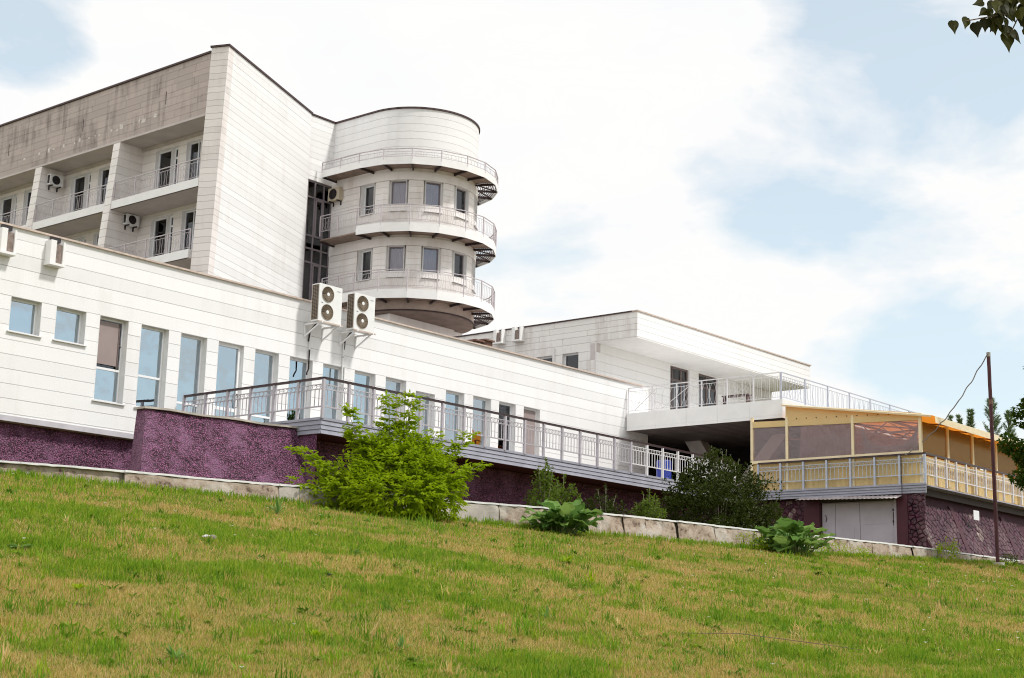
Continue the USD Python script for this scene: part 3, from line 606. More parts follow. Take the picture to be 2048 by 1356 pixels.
for i in range(3):
    for a, b_ in zip(zsg[:-1], zsg[1:]): put('pane', MB().fbox(WR, xs[i] + 0.035, xs[i + 1] - 0.035, b_ + 0.035, a - 0.035, -0.105, -0.098), 'window_glass', gz)
for zd in (19.60, 16.30):
    m = MB()
    for x in (49.17, 49.60): m.fbox(WR, x, x + 0.08, zd + 0.04, zd + 1.9, -0.10, -0.03)
    m.fbox(WR, 49.17, 49.68, zd + 1.82, zd + 1.9, -0.099, -0.031); put('door_frame', m, 'frame_mauve', gz)
put('stair_interior', MB().box(48.4, 50.6, YR + 0.9, YR + 1.0, 10.4, 22.4), 'dark_room', HW)

# ------------------------------------------------------------------ balcony railings
def balcony_rail(parent, pts, zt, zb, mat='rail_mauve', nb=9, bars=0.010, wave=True, ornament=None, posts=True, lower=0.10, name='balcony_railing'):
    """thin railing along pts (xy); handrail is the part, posts and infill its sub-parts"""
    pts = [np.array(p, float) for p in pts]
    m = MB()
    for p, q in zip(pts[:-1], pts[1:]):
        m.bar((*p, zt), (*q, zt), 0.045, 0.035); m.bar((*p, zt - 0.14), (*q, zt - 0.14), 0.018, 0.018); m.bar((*p, zb + lower), (*q, zb + lower), 0.018, 0.018)
    h = put(name, m, mat, parent)
    for p in pts: put('post', MB().box(p[0] - .022, p[0] + .022, p[1] - .022, p[1] + .022, zb - 0.12, zt), mat, h)
    for k, (p, q) in enumerate(zip(pts[:-1], pts[1:])):
        m = MB(); L = np.linalg.norm(q - p)
        for i in range(1, nb):
            t = i / nb; a = p + (q - p) * t
            if wave and i % 3:
                s = 0.05 * math.sin(i * 2.1 + k)
                zz_ = np.linspace(zb + lower, zt - 0.14, 6); uu = (zz_ - zz_[0]) / (zz_[-1] - zz_[0])
                m.tube([(*(a + (q - p) / L * s * 2.2 * math.sin(3.14 * u_)), z_) for u_, z_ in zip(uu, zz_)], bars * 0.6, 3)
            else: m.box(a[0] - bars / 2, a[0] + bars / 2, a[1] - bars / 2, a[1] + bars / 2, zb + lower, zt - 0.14)
        if ornament and k % ornament == 0:
            for j in range(4):
                t = np.linspace(0, 1, 7); c = p + (q - p) * (0.2 + 0.15 * j)
                m.tube([(*(c + (q - p) * 0.28 * u_), zb + 0.12 + 0.55 * (zt - zb) * math.sin(1.5 * u_)) for u_ in t], bars * 0.6, 3)
        put('infill', m, mat, h)
    return h
for zf in floors[:2]:
    for a, b_ in bays[:3]:
        xf = xfront(zf + .5) + 0.10
        n = 4; balcony_rail(HW, [(xf, a + 0.05 + (b_ - a - 0.1) * i / n) for i in range(n + 1)], zf + 1.30, zf + 0.38, 'rail_mauve', 12, 0.011, True, 2)

# ------------------------------------------------------------------ the round tower
TW = thing('round_tower', 'white round ended tower with three balcony rings and tall narrow windows', 'tower', (53.25, 51, 10.3))
TC, TR = np.array([53.25, 51.0]), 3.05
def tower_pt(s, d, z):
    """s runs down the straight side, round the front and up the far side; d outwards"""
    r = TR + d; arc = math.pi * TR
    if s < 2.9: return np.array([TC[0] - r, TC[1] + 2.9 - s, z])
    if s < 2.9 + arc:
        a = math.pi + (s - 2.9) / TR; return np.array([TC[0] + r * math.cos(a), TC[1] + r * math.sin(a), z])
    return np.array([TC[0] + r, TC[1] + s - 2.9 - arc, z])
STOT = 2.9 + math.pi * TR + 3.0
def at_angle(deg): return 2.9 + math.radians(deg + 180) * TR if deg > -180 else 2.9 + (deg + 180) * math.pi / 180 * TR
def strip(s0, s1, z0, z1, d0, d1, step=0.28):
    n = max(1, int(math.ceil((s1 - s0) / step))); ss = np.linspace(s0, s1, n + 1); v = []
    for s in ss: v += [tower_pt(s, d1, z0), tower_pt(s, d1, z1), tower_pt(s, d0, z1), tower_pt(s, d0, z0)]
    f = []
    for i in range(n):
        for k in range(4): f.append([4 * i + k, 4 * i + 4 + k, 4 * i + 4 + (k + 1) % 4, 4 * i + (k + 1) % 4])
    f += [[0, 1, 2, 3], [4 * n + 3, 4 * n + 2, 4 * n + 1, 4 * n]]
    return MB().add(v, f)
A = at_angle
opens = [(2.02, 3.05), (A(-162.4), A(-143.6)), (A(-130), A(-111)), (A(-99), A(-78)), (A(-66), A(-47))]
opens = [(a, b_, zb, zb + 1.56) for zb in (20.50, 17.22) for a, b_ in opens]
def tower_rows(joints, mat, d=0.0, holes=()):
    for z1, z0 in zip(joints[:-1], joints[1:]):
        g = sbox(0, z0 + .006, STOT, z1 - .006)
        for a, b_, c, e in holes: g = g.difference(sbox(a, c, b_, e))
        for p in polys(g):
            x0, y0, x1, y1 = p.bounds
            q = sbox(x0, y0, x1, y1)
            if abs(q.area - p.area) < 1e-6: put('cladding_panel', strip(x0, x1, y0, y1, -.03, d), mat, TW, smooth=35)
            else:
                m = MB(); xs_ = sorted({round(c[0], 5) for c in p.exterior.coords}); 
                for xa, xb in zip(xs_[:-1], xs_[1:]):
                    for pp in polys(p.intersection(sbox(xa, z0, xb, z1))):
                        b4 = pp.bounds; e = strip(b4[0], b4[2], b4[1], b4[3], -.03, d); m.add(*e.arrays())
                put('cladding_panel', m, mat, TW, smooth=35)
tower_rows([25.70 - C * k for k in range(9)] + [22.55], 'white_cladding')
for top in (22.06, 18.78):
    tower_rows([top] + [top - 0.31 * k for k in range(1, 5)] + [top - 1.56 - 0.02], 'tower_cladding', 0.0, opens)
    tower_rows([top - 1.58, top - 1.95, top - 2.32 - 0.05], 'tower_cladding', 0.0)
    put('lintel_band', strip(0, STOT, top + 0.012, top + 0.42, -0.03, 0.045), 'tower_cladding', TW, smooth=35)
    put('upper_band', strip(0, STOT, top + 0.43, top + 0.95, -0.03, 0.01), 'tower_cladding', TW, smooth=35)
put('drum_band', strip(0, STOT, 15.63, 16.42, -0.03, 0.02), 'render_tan', TW, smooth=35)
zcut = sorted({25.68, 15.64} | {c for o in opens for c in o[2:]})
for z0, z1 in zip(zcut[:-1], zcut[1:]):
    g = sbox(0, z0, STOT, z1)
    for a, b_, c, e in opens: g = g.difference(sbox(a, c, b_, e))
    for p in polys(g):
        x0, y0, x1, y1 = p.bounds; put('wall', strip(x0, x1, y0, y1, -0.34, -0.032), 'joint_backing', TW)
put('coping', strip(0, STOT, 25.70, 25.78, -0.3, 0.06), 'brown_coping', TW, smooth=35)
cm = {0: 'curtain_tan', 1: 'curtain_grey', 2: 'curtain_grey', 3: 'curtain_grey', 4: 'curtain_grey'}
for i, (a, b_, zb, zt) in enumerate(opens):
    sm = (a + b_) / 2; P0 = tower_pt(sm, 0, 0); P1 = tower_pt(sm + .01, 0, 0); t = P1 - P0; t /= np.linalg.norm(t); nn = tower_pt(sm, 1, 0) - P0
    Wt = frame(P0, t, nn); hw = (b_ - a) / 2 - 0.10
    # splayed reveals, then the frame set back
    m = MB()
    for s, e in ((a, -1), (b_, 1)):
        o0, o1 = tower_pt(s, 0.0, zb), tower_pt(s, 0.0, zt); i0, i1 = Wt(e * hw, zb, -0.26), Wt(e * hw, zt, -0.26)
        u = t * e * 0.03
        m.hexa([o0, o0 + u, i0 + u, i0, o1, o1 + u, i1 + u, i1])
    m.add([tower_pt(a, 0, zt), tower_pt(b_, 0, zt), Wt(hw, zt, -.26), Wt(-hw, zt, -.26)], [[0, 1, 2], [0, 2, 3]])
    w = window(TW, Wt, -hw, hw, zb + 0.03, zt - 0.005, 0.22, fr=0.05, mat='frame_mauve' if i % 5 else 'pvc_white', glass='window_glass', sill=True, curtain=cm[i % 5], sillmat='sill_white')
    put('splay', m, 'tower_cladding', w, fix=False)
# drum soffit and the block that carries it
th = np.linspace(math.pi, 2 * math.pi, 33); ring = [(TC[0] - TR + .01, 53.6)] + [(TC[0] + (TR - .01) * math.cos(a), TC[1] + (TR - .01) * math.sin(a)) for a in th] + [(TC[0] + TR - .01, 53.6)]
v2, f2 = trimesh.creation.triangulate_polygon(Polygon(ring), engine='earcut'); mm = trimesh.creation.extrude_triangulation(v2, f2, 0.12); mm.apply_translation([0, 0, 15.52])
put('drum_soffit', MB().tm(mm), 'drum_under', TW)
put('drum_drip', strip(0, STOT, 15.60, 15.66, -0.03, 0.045), 'brown_coping', TW, smooth=35)
mm = trimesh.creation.extrude_triangulation(v2, f2, 0.1); mm.apply_translation([0, 0, 25.3]); put('roof', MB().tm(mm), 'roof_felt', TW)
put('base_block', MB().box(50.62, 55.25, 49.95, 54.4, 10.2, 15.515), 'tower_cladding', TW)
put('base_return', MB().box(55.26, 56.1, 50.15, 54.4, 10.2, 15.51), 'tower_cladding', TW)
put('inner_core', MB().box(51.3, 55.1, 50.9, 54.0, 15.7, 25.2), 'dark_room', TW)
# balcony rings: faceted plates on brackets
RR = 4.10
for lev, (zb, zt, zr, start) in enumerate([(22.55, 22.90, 23.32, 53.6), (19.22, 19.66, 20.55, 53.55), (15.98, 16.42, 17.36, 53.2)]):
    ang = [180, 200, 220, 240, 260, 278, 296, 314, 332, 350, 368]
    out = [np.array([TC[0] - RR, start])] + [TC + RR * np.array([math.cos(math.radians(a)), math.sin(math.radians(a))]) for a in ang]
    inn = [np.array([TC[0] - TR - .02, start])] + [TC + (TR + .02) * np.array([math.cos(math.radians(a)), math.sin(math.radians(a))]) for a in ang]
    for k, (p, q) in enumerate(zip(out[:-1], out[1:])):
        if not (lev == 1 and k == 0):      # the second ring has lost its first panels
            d = (q - p) / np.linalg.norm(q - p); n = np.array([d[1], -d[0]])
            n = n if np.dot(n, p - TC) > 0 else -n
            a_ = p if not (lev == 1 and k == 1) else p
            m = MB(); c = [a_, q, q - n * .035, a_ - n * .035]
            m.hexa([[*c[0], zb], [*c[1], zb], [*c[2], zb], [*c[3], zb], [*c[0], zt], [*c[1], zt], [*c[2], zt], [*c[3], zt]]); put('fascia_panel', m, 'render_white', TW)
    for k in range(len(out) - 1):
        o0, o1, i0, i1 = out[k] * .985 + TC * .015, out[k + 1] * .985 + TC * .015, inn[k], inn[k + 1]
        open_grid = k >= 7
        m = MB()
        if not open_grid:
            m.hexa([[*i0, zb + .10], [*i1, zb + .10], [*o1, zb + .10], [*o0, zb + .10], [*i0, zb + .16], [*i1, zb + .16], [*o1, zb + .16], [*o0, zb + .16]])
        else:                                # grating you can look through
            for t in np.linspace(0.04, 0.96, 9): m.bar((*(i0 + (o0 - i0) * t), zb + .14), (*(i1 + (o1 - i1) * t), zb + .14), 0.03, 0.03)
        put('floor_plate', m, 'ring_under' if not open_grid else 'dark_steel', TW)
        m = MB(); m.bar((*inn[k], zb + .03), (*(out[k] * .985 + TC * .015), zb + .03), 0.07, 0.10)
        if open_grid: m.bar((*i0, zb + .05), (*o1, zb + .05), 0.05, 0.05)
        put('bracket', m, 'dark_steel', TW)
    rp = [p * .995 + TC * .005 for p in out]
    sub = [rp[0], (rp[0] + rp[1]) / 2] + rp[1:]
    balcony_rail(TW, sub, zr, zt, 'rail_mauve' if lev else 'rail_mauve', 10 if lev else 8, 0.009, True, 2 if lev else None, lower=0.05 if lev == 0 else 0.1)

for nm, W_, s0, s1, z0, z1, dep, mat, lab, br in [
    ('air_conditioner', frame((0, 57.10, 0), (1, 0, 0), (0, -1, 0)), 40.42, 41.14, 18.72, 19.22, 0.26, 'ac_white', 'small white air conditioner under the slab of the nearest top balcony', 0),
    ('air_conditioner', frame((0, 63.40, 0), (1, 0, 0), (0, -1, 0)), 40.28, 41.02, 21.72, 22.26, 0.28, 'ac_white', 'small air conditioner on black brackets inside the second top balcony', 1),
    ('air_conditioner', frame((49.90, 0, 0), (0, -1, 0), (-1, 0, 0)), -53.88, -53.08, 21.55, 22.20, 0.28, 'ac_beige', 'beige air conditioner beside the tower glazing under the top ring', 1)]:
    c = W_((s0 + s1) / 2, z0, -dep / 2); A_ = thing(nm, lab, 'air conditioner', c)
    put('case', rounded_case(W_, s0, s1, z0, z1, -dep, 0), mat, A_)
    fan_face(A_, W_, s0 + (s1 - s0) * 0.45, (z0 + z1) / 2, (z1 - z0) * 0.40, 0.006, grille='ac_black', spokes=14, bright=False)
    put('side_vent', MB().fbox(W_, s0 - 0.006, s0 - 0.001, z0 + .06, z1 - .06, -dep + .05, -.04), 'ac_black', A_)
    for s in (s0 + .12, s1 - .16):
        m = MB(); m.fbox(W_, s, s + .05, z0 - .05, z0 - .002, -dep - .03, .03); m.fbox(W_, s, s + .05, z0 - .22, z0 - .05, -dep - .03, -dep + .03); put('bracket', m, 'ac_black', A_)

# ------------------------------------------------------------------ the upper building with the deep flat roof
UB = thing('upper_building', 'white upper storey with deep flat roof overhang and a long balcony on the right', 'building', (57, 40, 3.3))
XU, YRF, YW, ZS, ZR = 50.65, 35.57, 37.68, 12.80, 13.86
XE = 65.3
WX = frame((XU, 0, 0), (0, 1, 0), (-1, 0, 0)); WY = frame((0, YRF, 0), (1, 0, 0), (0, -1, 0)); WW2 = frame((0, YW, 0), (1, 0, 0), (0, -1, 0))
rj = [ZR, ZR - .29, ZR - .64, ZR - .99, ZS]; rj[-2] = ZR - 0.76; rj[2] = ZR - 0.52; rj[1] = ZR - 0.26
clad(UB, WX, YRF, 52.0, rj, [], 'upper_cladding', seed=11, seglen=2.6)
clad(UB, WY, XU, XE, rj, [], 'white_cladding', seed=12)
put('roof_slab', MB().box(XU + 0.034, XE - .03, YRF + 0.034, 52, ZS + 0.01, ZR - 0.02), 'joint_backing', UB)
put('soffit', MB().box(XU + 0.02, XE - .02, YRF + 0.02, YW + .02, ZS - 0.05, ZS + 0.008), 'render_white', UB)
put('coping', MB().box(XU - .05, XU + .25, YRF + .25, 52, ZR, ZR + .05), 'brown_coping', UB)
put('coping', MB().box(XU - .05, XE + .05, YRF - .05, YRF + .25, ZR, ZR + .05), 'tan_coping', UB)
lj = [ZS - C * k for k in range(7)] + [10.2]
hu = [(38.60, 39.50, 11.25, 12.46), (40.02, 40.92, 11.25, 12.46), (41.44, 42.34, 11.25, 12.46), (42.86, 43.76, 11.25, 12.46)]
clad(UB, WX, YW, 52, lj, hu, 'upper_cladding', seed=13); backing(UB, WX, YW, 52, 10.2, ZS, hu)
for h in hu: window(UB, WX, *h, 0.2, glass='window_glass', curtain='curtain_grey', sill=False)
hd = [(56.26, 57.84, 9.34, 12.70), (58.60, 60.28, 9.34, 12.70)]
lj2 = [ZS - .05 - C * k for k in range(9)] + [9.3]
clad(UB, WW2, XU, XE, lj2, hd, 'white_cladding', seed=14); backing(UB, WW2, XU, XE, 9.3, ZS - .05, hd)
for a, b_, c, d in hd:
    w = window(UB, WW2, a, b_, c, d, 0.12, fr=0.09, mat='frame_brown', glass='window_glass', transoms=(d - .62,), mullions=(a + .30, a + 1.02) if a < 58 else (a + .82,), sill=False, name='balcony_door', curtain=None)
    put('net_curtain', MB().fbox(WW2, a + .1, b_ - .1, c + .1, c + 1.75, -.32, -.30), 'curtain', w)
put('inner_wall', MB().box(XU + 1.2, XE, YW + 1.4, YW + 1.5, 9, ZS - .06), 'dark_room', UB)
put('inner_wall', MB().box(XU + 1.3, XU + 1.4, YW + 1.5, 52, 10.2, ZS - .06), 'dark_room', UB)
put('end_wall', MB().box(XE - .3, XE - .01, YW + .31, 52, 5, ZS - .06), 'render_white', UB)
for y0 in (41.62, 42.68):
    m = MB(); x0, x1 = XU - .28, XU - .004
    m.box(x0, x1, y0, y0 + .06, 13.3, 13.88); m.box(x0, x1, y0 + .34, y0 + .5, 13.3, 13.88); m.box(x0 - .03, x1, y0 - .02, y0 + .52, 13.23, 13.3)
    p = put('rain_box', m, 'render_white', UB); put('lining', MB().box(x0 + .05, x1 - .002, y0 + .06, y0 + .34, 13.3, 13.74), 'drain_lining', p)
put('down_pipe', MB().tube([(XU - .06, 39.9, 12.75), (XU - .06, 39.9, 10.4)], .035, 6), 'ac_white', UB)
# balcony
XBAL, YBAL, XBE, ZB0, ZB1 = 49.13, 27.93, 62.0, 8.60, 9.30
for (x0, x1, y0, y1) in [(XBAL, XBE, YBAL, YF - .06), (F1 + .02, XBE, YF - .058, YW - .04)]:
    put('balcony_slab', MB().box(x0 + .03, x1, y0 + .03, y1, ZB0 + .06, ZB1 - .02), 'render_white', UB)
WBX = frame((XBAL, 0, 0), (0, 1, 0), (-1, 0, 0)); WBY = frame((0, YBAL, 0), (1, 0, 0), (0, -1, 0))
for k, (a, b_) in enumerate(zip(np.linspace(YBAL, YF - .06, 6)[:-1], np.linspace(YBAL, YF - .06, 6)[1:])):
    put('fascia_panel', MB().fbox(WBX, a + .003, b_ - .003, ZB0 + .12, ZB1, -.028, 0), 'render_white', UB); put('fascia_strip', MB().fbox(WBX, a + .004, b_ - .004, ZB0, ZB0 + .115, -.028, .006), 'render_white', UB)
for a, b_ in zip(np.linspace(XBAL, XBE, 7)[:-1], np.linspace(XBAL, XBE, 7)[1:]):
    put('fascia_panel', MB().fbox(WBY, a + .003, b_ - .003, ZB0, ZB1, -.028, 0), 'render_white', UB)
for y in np.arange(YBAL + .1, 37.5, 0.30): put('soffit_board', MB().box(XBAL + .05 if y < 34.9 else F1 + .05, XBE - .05, y + .008, y + .285, ZB0 + .02, ZB0 + .055), 'slat_brown', UB)
for (ya, yb, yc, yd) in [(34.75, 34.0, 32.95, 32.2), (29.9, 30.6, 32.45, 33.15)]:
    m = MB(); x0, x1, zt, zb = 53.0, 53.6, ZB0 + .018, 5.8
    m.hexa([[x0, yc, zb], [x1, yc, zb], [x1, yd, zb], [x0, yd, zb], [x0, ya, zt], [x1, ya, zt], [x1, yb, zt], [x0, yb, zt]]); put('slanted_leg', m, 'concrete_leg', UB)
put('back_wall', MB().box(56.5, 56.7, 29.2, 37.5, 3.3, ZB0), 'dark_room', UB); put('back_wall', MB().box(56.71, 68, 29.2, 29.4, 3.3, ZB0 - .01), 'dark_room', UB)  # near-black colour carries the darkness under the balcony
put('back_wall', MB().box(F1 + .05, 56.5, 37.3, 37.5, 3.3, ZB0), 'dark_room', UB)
zt_ = 10.33
balcony_rail(UB, [(XBAL + .08, YF - .08 - (YF - YBAL - .2) * i / 6) for i in range(7)], zt_, ZB1, 'rail_white', 10, .011, True, 2)
balcony_rail(UB, [(XBAL + .08 + i * 1.8, YBAL + .08) for i in range(8)], zt_, ZB1, 'rail_blue', 13, .011, True, 3)
m = MB()
for a, b_ in [((34.7, 9.4), (33.6, 10.25)), ((34.0, 10.2), (33.3, 9.4)), ((33.4, 9.38), (31.9, 10.3))]: m.tube([(XBAL + .12, a[0], a[1]), (XBAL + .12, b_[0], b_[1])], .014, 4)
put('bent_bar', m, 'rail_white', UB)
BN = thing('bench', 'small dark legged bench standing on the upper balcony behind its railing', 'bench', (49.6, 30.2, 9.28))
m = MB(); m.box(49.45, 49.8, 29.62, 30.75, 9.66, 9.70); put('seat', m, 'bench_wood', BN)
for y in (29.66, 30.68): put('leg', MB().box(49.5, 49.75, y, y + .045, 9.281, 9.66), 'bench_wood', BN)
for k, (x, y, lab) in enumerate([(39.5, 35.55, 'low rusty roof box left of the other on the white building'), (40.35, 35.55, 'taller rusty roof box beside the white rain boxes')]):
    T = thing('roof_vent', lab, 'vent', (45.8 + k * .62, 40.2, 10.33), None)
    put('case', MB().box(45.55 + k * .62, 46.0 + k * .62, 40.0, 40.4, 10.33, 12.2 + .12 * k), 'rust_box', T); put('lid', MB().box(45.45 + k * .62, 46.04 + k * .62, 39.9, 40.5, 12.205 + .12 * k, 12.27 + .12 * k), 'rust_box', T)

# ------------------------------------------------------------------ terrace, its walls and railing
TE = thing('terrace', 'raised terrace deck edged with grey metal siding in front of the low building', 'terrace', (37, 31, 3.3))
XT, YT = 27.05, 29.04
put('deck', MB().box(XT + .05, 56.4, YT + .05, YF - .04, 5.5, 5.78), 'deck_floor', TE)
def siding(parent, W, s0, s1, ztop, zbot, n=3):
    put('edge_trim', MB().fbox(W, s0, s1, ztop - .07, ztop, -.05, .035), 'siding_grey', parent)
    h = (ztop - .07 - zbot) / n
    for k in range(n):
        z1 = ztop - .07 - h * k; z0 = z1 - h; m = MB()
        m.hexa([W(s0, z0, .03), W(s1, z0, .03), W(s1, z0, -.04), W(s0, z0, -.04), W(s0, z1 - .006, .006), W(s1, z1 - .006, .006), W(s1, z1 - .006, -.04), W(s0, z1 - .006, -.04)])
        put('siding_board', m, 'siding_grey', parent)
WTF = frame((0, YT, 0), (1, 0, 0), (0, -1, 0)); WTL = frame((XT, 0, 0), (0, 1, 0), (-1, 0, 0))
siding(TE, WTF, XT, 48.3, 5.80, 5.37); siding(TE, WTL, YT, YF - .05, 5.80, 5.37)
put('underside', MB().box(XT + .06, 50, YT + .05, YF - .05, 5.44, 5.497), 'maroon_smooth', TE)  # dark maroon board puts the shade below the deck into its colour
WRW = frame((0, 30.4, 0), (1, 0, 0), (0, -1, 0))
put('undercroft_wall', rough(WRW, 26.9, 50.0, (3.0, 3.0), (5.42, 5.42), 0.25, 0.0, 420, 46, 0.06, 7.0, 4), 'pebble_purple', TE, fix=False)
RW = thing('retaining_wall', 'free standing battered wall of purple pebble dash with a thin coping left of the terrace', 'wall', (24.6, 29.6, 3.3))
WR2 = frame((0, 29.94, 0), (1, 0, 0), (0, -1, 0))
P, f = rough(WR2, 22.14, 27.10, (3.2, 3.2), (5.42, 5.53), 0.75, 0.0, 190, 60, 0.09, 7.0, 2)
P = P.reshape(190, 60, 3); uu_ = np.linspace(0, 1, 190)[:, None]; kk_ = np.linspace(0, 1, 60)[None, :]
P[:, :, 0] -= .54 * (1 - kk_) * np.clip(1 - uu_ * 3, 0, 1); put('face', (P.reshape(-1, 3), f), 'pebble_purple', RW, fix=False)
P2, f2_ = rough(frame((22.14, 0, 0), (0, -1, 0), (-1, 0, 0)), -30.25, -29.94, (3.2, 3.2), (5.42, 5.42), 0.02, 0.0, 26, 60, 0.05, 7.0, 3)
k = np.linspace(0, 1, 60)                       # the end follows the batter
P2 = P2.reshape(26, 60, 3); u = np.linspace(0, 1, 26)[:, None]; P2[:, :, 1] = 30.25 - u * (0.31 + 0.75 * (1 - k)[None, :]); P2[:, :, 0] = 22.14 - (0.14 + .40 * u) * (1 - k)[None, :] + .02 * (1 - u) * u * 4 * (meshkit.fbm(P2 * 7, 3) - .5)
put('end_face', (P2.reshape(-1, 3), f2_), 'pebble_purple', RW, fix=False)
m = MB(); m.hexa([[22.15, 29.97, 3.2], [27.08, 29.97, 3.2], [27.08, 30.25, 3.2], [22.15, 30.25, 3.2], [22.15, 29.97, 5.40], [27.08, 29.97, 5.51], [27.08, 30.25, 5.51], [22.15, 30.25, 5.40]]); put('core', m, 'maroon_wall', RW)
P3, f3 = rough(frame((27.09, 0, 0), (0, 1, 0), (1, 0, 0)), 29.2, 30.5, (3.2, 3.2), (5.38, 5.38), 0, 0, 40, 40, .05, 7.0, 9); put('return_face', (P3, f3), 'pebble_purple', RW, fix=False)
n = 30; xs = np.linspace(22.08, 27.12, n); m = MB(); zt2 = 5.43 + .11 * (xs - 22.08) / 5 + .012 * np.sin(xs * 3.1)
v = np.concatenate([[(x, 29.86, z), (x, 30.28, z), (x, 30.28, z + .05), (x, 29.86, z + .05)] for x, z in zip(xs, zt2)])
f = [[4 * i + a, 4 * i + 4 + a, 4 * i + 4 + (a + 1) % 4, 4 * i + (a + 1) % 4] for i in range(n - 1) for a in range(4)] + [[0, 1, 2, 3], [4 * n - 1, 4 * n - 2, 4 * n - 3, 4 * n - 4]]
put('coping', m.add(v, f), 'concrete', RW)

def terrace_rail(parent, runs, ztop, zdeck, colors, nb=6):
    """runs: lists of (x, y) post points; a dark handrail, posts, scroll band and balusters"""
    seen_posts = set()
    for pts, mat in zip(runs, colors):
        pts = [np.array(p, float) for p in pts]
        for p, q in zip(pts[:-1], pts[1:]):
            put('handrail', MB().bar((*p, ztop - .03), (*q, ztop - .03), .075, .06), 'handrail_dark', parent)
            d = (q - p); L = np.linalg.norm(d); d /= L; a, b_ = p + d * .035, q - d * .035
            for nm, z, w in (('upper_rail', ztop - .19, .022), ('middle_rail', ztop - .315, .024), ('lower_rail', zdeck + .29, .034)):
                put(nm, MB().bar((*a, z), (*b_, z), w, w), mat, parent)
            for i in range(1, nb): 
                c = p + d * L * i / nb; put('baluster', MB().box(c[0] - .009, c[0] + .009, c[1] - .009, c[1] + .009, zdeck + .307, ztop - .327), mat, parent)
            m = MB()
            for i in range(nb - 1):      # S-scrolls between the two upper rails
                c = p + d * L * (i + .62) / nb; t = np.linspace(0, 1, 7)
                m.tube([(*(c + d * (.085 * (u_ - .5) + .035 * math.sin(6.28 * u_))), ztop - .305 + .105 * u_) for u_ in t], .008, 3)
                m.tube([(*(c + d * (.05 + .035 * math.cos(u_ * 5.0))), ztop - .25 + .04 * math.sin(u_ * 5.0)) for u_ in t], .007, 3)
            put('scroll_band', m, mat, parent)
        for p in pts:
            key = (round(p[0], 2), round(p[1], 2))
            if key in seen_posts: continue
            seen_posts.add(key); put('post', MB().box(p[0] - .036, p[0] + .036, p[1] - .036, p[1] + .036, zdeck - .03, ztop - .06), mat, parent)
TR_ = thing('terrace_railing', 'grey scrolled metal railing with dark handrail round the terrace corner', 'railing', (XT, YT, ZDECK))
left = [(XT + .02, y) for y in np.linspace(YT - .02, 34.80, 7)]
front = [(x, YT - .02) for x in XT + .02 + np.arange(0, 16) * .930]
front2 = [(x, YT - .02) for x in XT + .02 + np.arange(15, 23) * .930]
terrace_rail(TR_, [left, front, front2], 6.87, ZDECK, ['rail_grey', 'rail_grey', 'rail_white'])
BR = thing('barrel', 'blue plastic barrel standing behind the white end of the terrace railing', 'barrel', (45.3, 30.6, 5.8))
prof = [(0, 0), (.25, 0), (.27, .03), (.27, .28), (.285, .30), (.27, .33), (.27, .62), (.285, .64), (.27, .67), (.27, .92), (.25, .95), (0, .95)]
mm = trimesh.creation.revolve(np.array(prof), sections=28); mm.apply_translation([45.3, 30.6, 5.785]); put('drum', MB().tm(mm), 'barrel_blue', BR, smooth=30)
mm = trimesh.creation.cylinder(.07, .04, sections=16); mm.apply_translation([45.4, 30.55, 6.755]); put('bung', MB().tm(mm), 'barrel_blue', BR)

# ------------------------------------------------------------------ stone base with the garage under the pavilion
XP, YP = 48.41, 22.05
SB = thing('stone_base', 'dark purple painted rubble stone base with a garage door under the yellow pavilion', 'building', (50, 25, 3.3))
WPX = frame((XP, 0, 0), (0, -1, 0), (-1, 0, 0)); WPY = frame((0, YP, 0), (1, 0, 0), (0, -1, 0))
YG0, YG1 = 26.11, 23.17
put('deck', MB().box(XP + .05, 75, YP + .40, YT - .02, 5.5, 5.775), 'dark_steel', SB)
siding(SB, WPX, -YT + .03, -YP, 5.84, 5.50)
put('deck_lip', MB().box(XP + .06, 75, YP - .02, YP + .395, 5.735, 5.775), 'siding_grey', SB)
put('wall', MB().box(XP + .32, 49.4, YG0, YT, 3.0, 5.5), 'maroon_wall', SB)
put('wall', MB().box(XP + .02, 49.4, 22.75, YG1 - .01, 3.0, 5.5), 'maroon_smooth', SB)
put('wall', MB().box(49.2, 75, 22.9, 23.2, 3.0, 5.5), 'maroon_wall', SB)
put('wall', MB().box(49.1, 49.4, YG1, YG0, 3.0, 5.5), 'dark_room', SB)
put('smooth_pier', MB().box(XP + .03, XP + .4, YG0, 26.72, 3.0, 5.42), 'maroon_smooth', SB)
